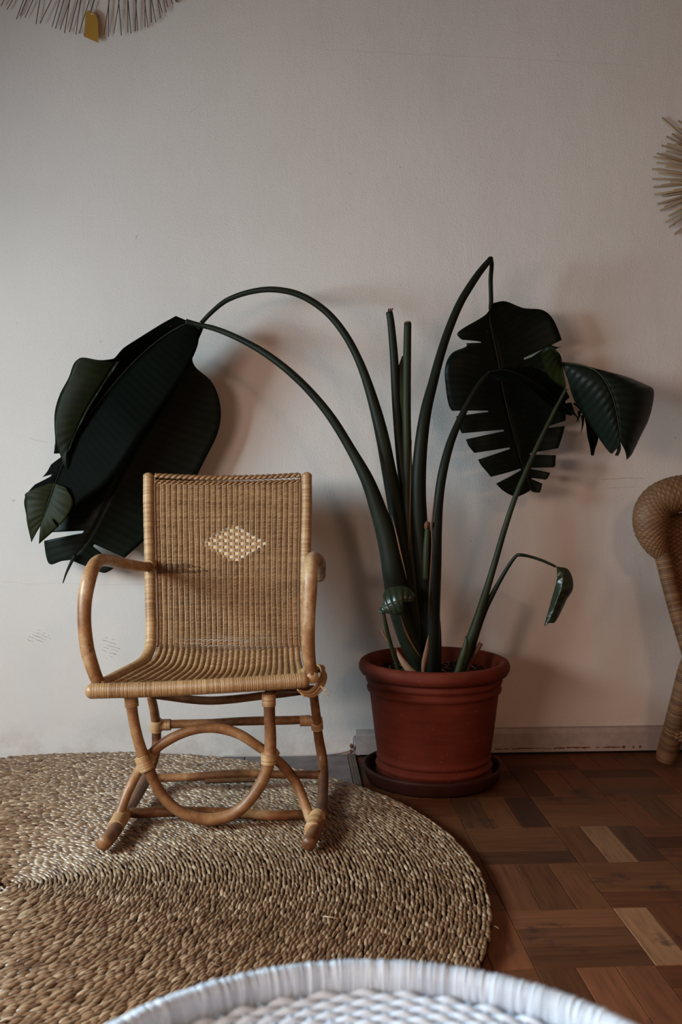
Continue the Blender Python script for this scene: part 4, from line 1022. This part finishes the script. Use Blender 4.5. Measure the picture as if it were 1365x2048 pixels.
for pts in ([(1326, 1108, 3.10, 34), (1338, 1160, 3.09, 32), (1354, 1220, 3.07, 32), (1374, 1285, 3.04, 33), (1384, 1318, 3.03, 33)],
            [(1390, 1300, 3.04, 36), (1376, 1345, 3.06, 40), (1362, 1400, 3.09, 40), (1349, 1455, 3.13, 42), (1337, 1500, 3.17, 42), (1332, 1520, 3.18, 40)],
            [(1640, 1108, 3.10, 34), (1625, 1160, 3.09, 32), (1610, 1220, 3.07, 32), (1590, 1290, 3.04, 33), (1580, 1318, 3.03, 33)],
            [(1575, 1300, 3.04, 36), (1590, 1345, 3.06, 40), (1605, 1400, 3.09, 40), (1618, 1455, 3.13, 42), (1630, 1514, 3.17, 42)]):
    Q = smooth_path([(*at(x, y, Y), w * Y / FPX / 2) for x, y, Y, w in pts], 8)
    Q[-1, 2] = max(Q[-1, 2], .001)
    mm = MB(); wrapped(mm, Q[:, :3], Q[:, 3], .0065, .0013, 14); mm.build('leg' if pts[0][1] == 1300 else 'back_post', M['wicker2'], armch)
# front legs, seat and skirt (beyond the frame except a sliver)
for x in (1.24, 1.66):
    mm = MB(); wrapped(mm, [(x, 2.62, .001), (x, 2.63, .2), (x, 2.64, .40)], .028, .0065, .0013, 12); mm.build('leg', M['wicker2'], armch)
mm = MB(); mm.box((1.27, 2.62, .36), (1.63, 3.05, .40)); mm.build('seat', M['wicker2'], armch, smooth=False)
k0, k1 = at(1347, 1432, 3.125), at(1630, 1432, 3.125)
mm = MB(); woven_sheet(mm, lambda u, v: np.array([k0.x + (k1.x - k0.x) * u, 3.115 - .008 * math.sin(PI * v), k0.z - .004 - (.070 + .022 * math.sin(u * PI)) * v - .012 * u * (1 - u)]), 0, 12, 34, .003)
o = mm.build('woven_skirt', M['wicker2'], armch); mod = o.modifiers.new('t', 'SOLIDIFY'); mod.thickness = .006
mm = MB()
for (a, b_) in (((1349, 1430), (1366, 1340)), ((1356, 1436), (1362, 1360)), ((1358, 1436), (1376, 1380)), ((1372, 1436), (1362, 1350)), ((1388, 1440), (1384, 1350))):
    mm.tube([at(*a, 3.11), at(*b_, 3.08)], .0016, 5, .8)
mm.build('cross_canes', M['wicker2'], armch)

# ================================================================== WHITE WICKER TABLE
ZT = .45
TR = .300
e0 = atz(705, 1916, ZT + .012)
TC = Vector((e0.x, e0.y - TR, 0))
table = empty('white_wicker_table', (TC.x, TC.y, .024), 'round white wicker table in the near foreground on the rug', 'table')
# wrapped rim: upright band wound with white cane, slightly leaning out
mm = MB(); NW = 420
for k in range(NW):
    a = 2 * PI * k / NW; wdt = 2 * PI * TR / NW / 2 * rnd.uniform(.95, 1.25); off = rnd.uniform(-.0005, .0005)
    ca, sa = math.cos(a), math.sin(a); lean = rnd.uniform(-.0015, .0015)
    P = []
    for b_ in np.linspace(0, 2 * PI, 11)[:-1]:
        rr_ = TR - .0105 + (.0105 + off) * math.cos(b_); zz = ZT - .006 + (.019 + off) * math.sin(b_); aa = a + lean * (zz - ZT) * 150
        P.append((TC.x + rr_ * math.cos(aa), TC.y + rr_ * math.sin(aa), zz))
    mm.tube(P, wdt, 6, rnd.random(), closed=True)
mm.build('wrapped_rim', M['white'], table, kind='stuff')
core = MB(); th = np.linspace(0, 2 * PI, 160, endpoint=False)
core.tube(np.stack([TC.x + (TR - .0105) * np.cos(th), TC.y + (TR - .0105) * np.sin(th), ZT - .006 + 0 * th], -1), .0088, 8, .3, closed=True); core.build('rim_core', M['white'], table)
# woven top
mm = MB(); st = 84
r_ = TR - .030; row = 0
while r_ > .02:
    nst = st if r_ > .15 else (st // 2 if r_ > .07 else st // 4)
    n = nst * 6; a = np.linspace(0, 2 * PI, n, endpoint=False)
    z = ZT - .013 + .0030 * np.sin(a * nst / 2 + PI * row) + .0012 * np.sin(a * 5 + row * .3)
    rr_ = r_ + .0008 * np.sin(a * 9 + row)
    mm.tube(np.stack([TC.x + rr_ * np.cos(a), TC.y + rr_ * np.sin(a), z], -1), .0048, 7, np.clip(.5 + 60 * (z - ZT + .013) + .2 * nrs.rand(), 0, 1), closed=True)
    r_ -= .0088; row += 1
mm.build('woven_top', M['white'], table)
mm = MB()
for k in range(st):
    a = 2 * PI * (k + .5) / st; mm.tube([(TC.x + q * math.cos(a), TC.y + q * math.sin(a), ZT - .013) for q in (.05 if k % 2 else .02, TR / 2, TR - .014)], .0032, 6, .5)
mm.build('stakes', M['white'], table, kind='stuff')
mm = MB(); mm.lathe([(.0001, ZT - .021), (TR - .012, ZT - .021), (TR - .012, ZT - .026), (.0001, ZT - .026)], (TC.x, TC.y, 0), 64, .2); mm.build('base_panel', M['white'], table)
for k in range(4):
    a = PI / 4 + k * PI / 2; mm = MB()
    wrapped(mm, [(TC.x + .24 * math.cos(a), TC.y + .24 * math.sin(a), ZT - .02), (TC.x + .20 * math.cos(a), TC.y + .20 * math.sin(a), .22), (TC.x + .23 * math.cos(a), TC.y + .23 * math.sin(a), .025)], .014, .008, .001, 10)
    mm.build('leg', M['white'], table)
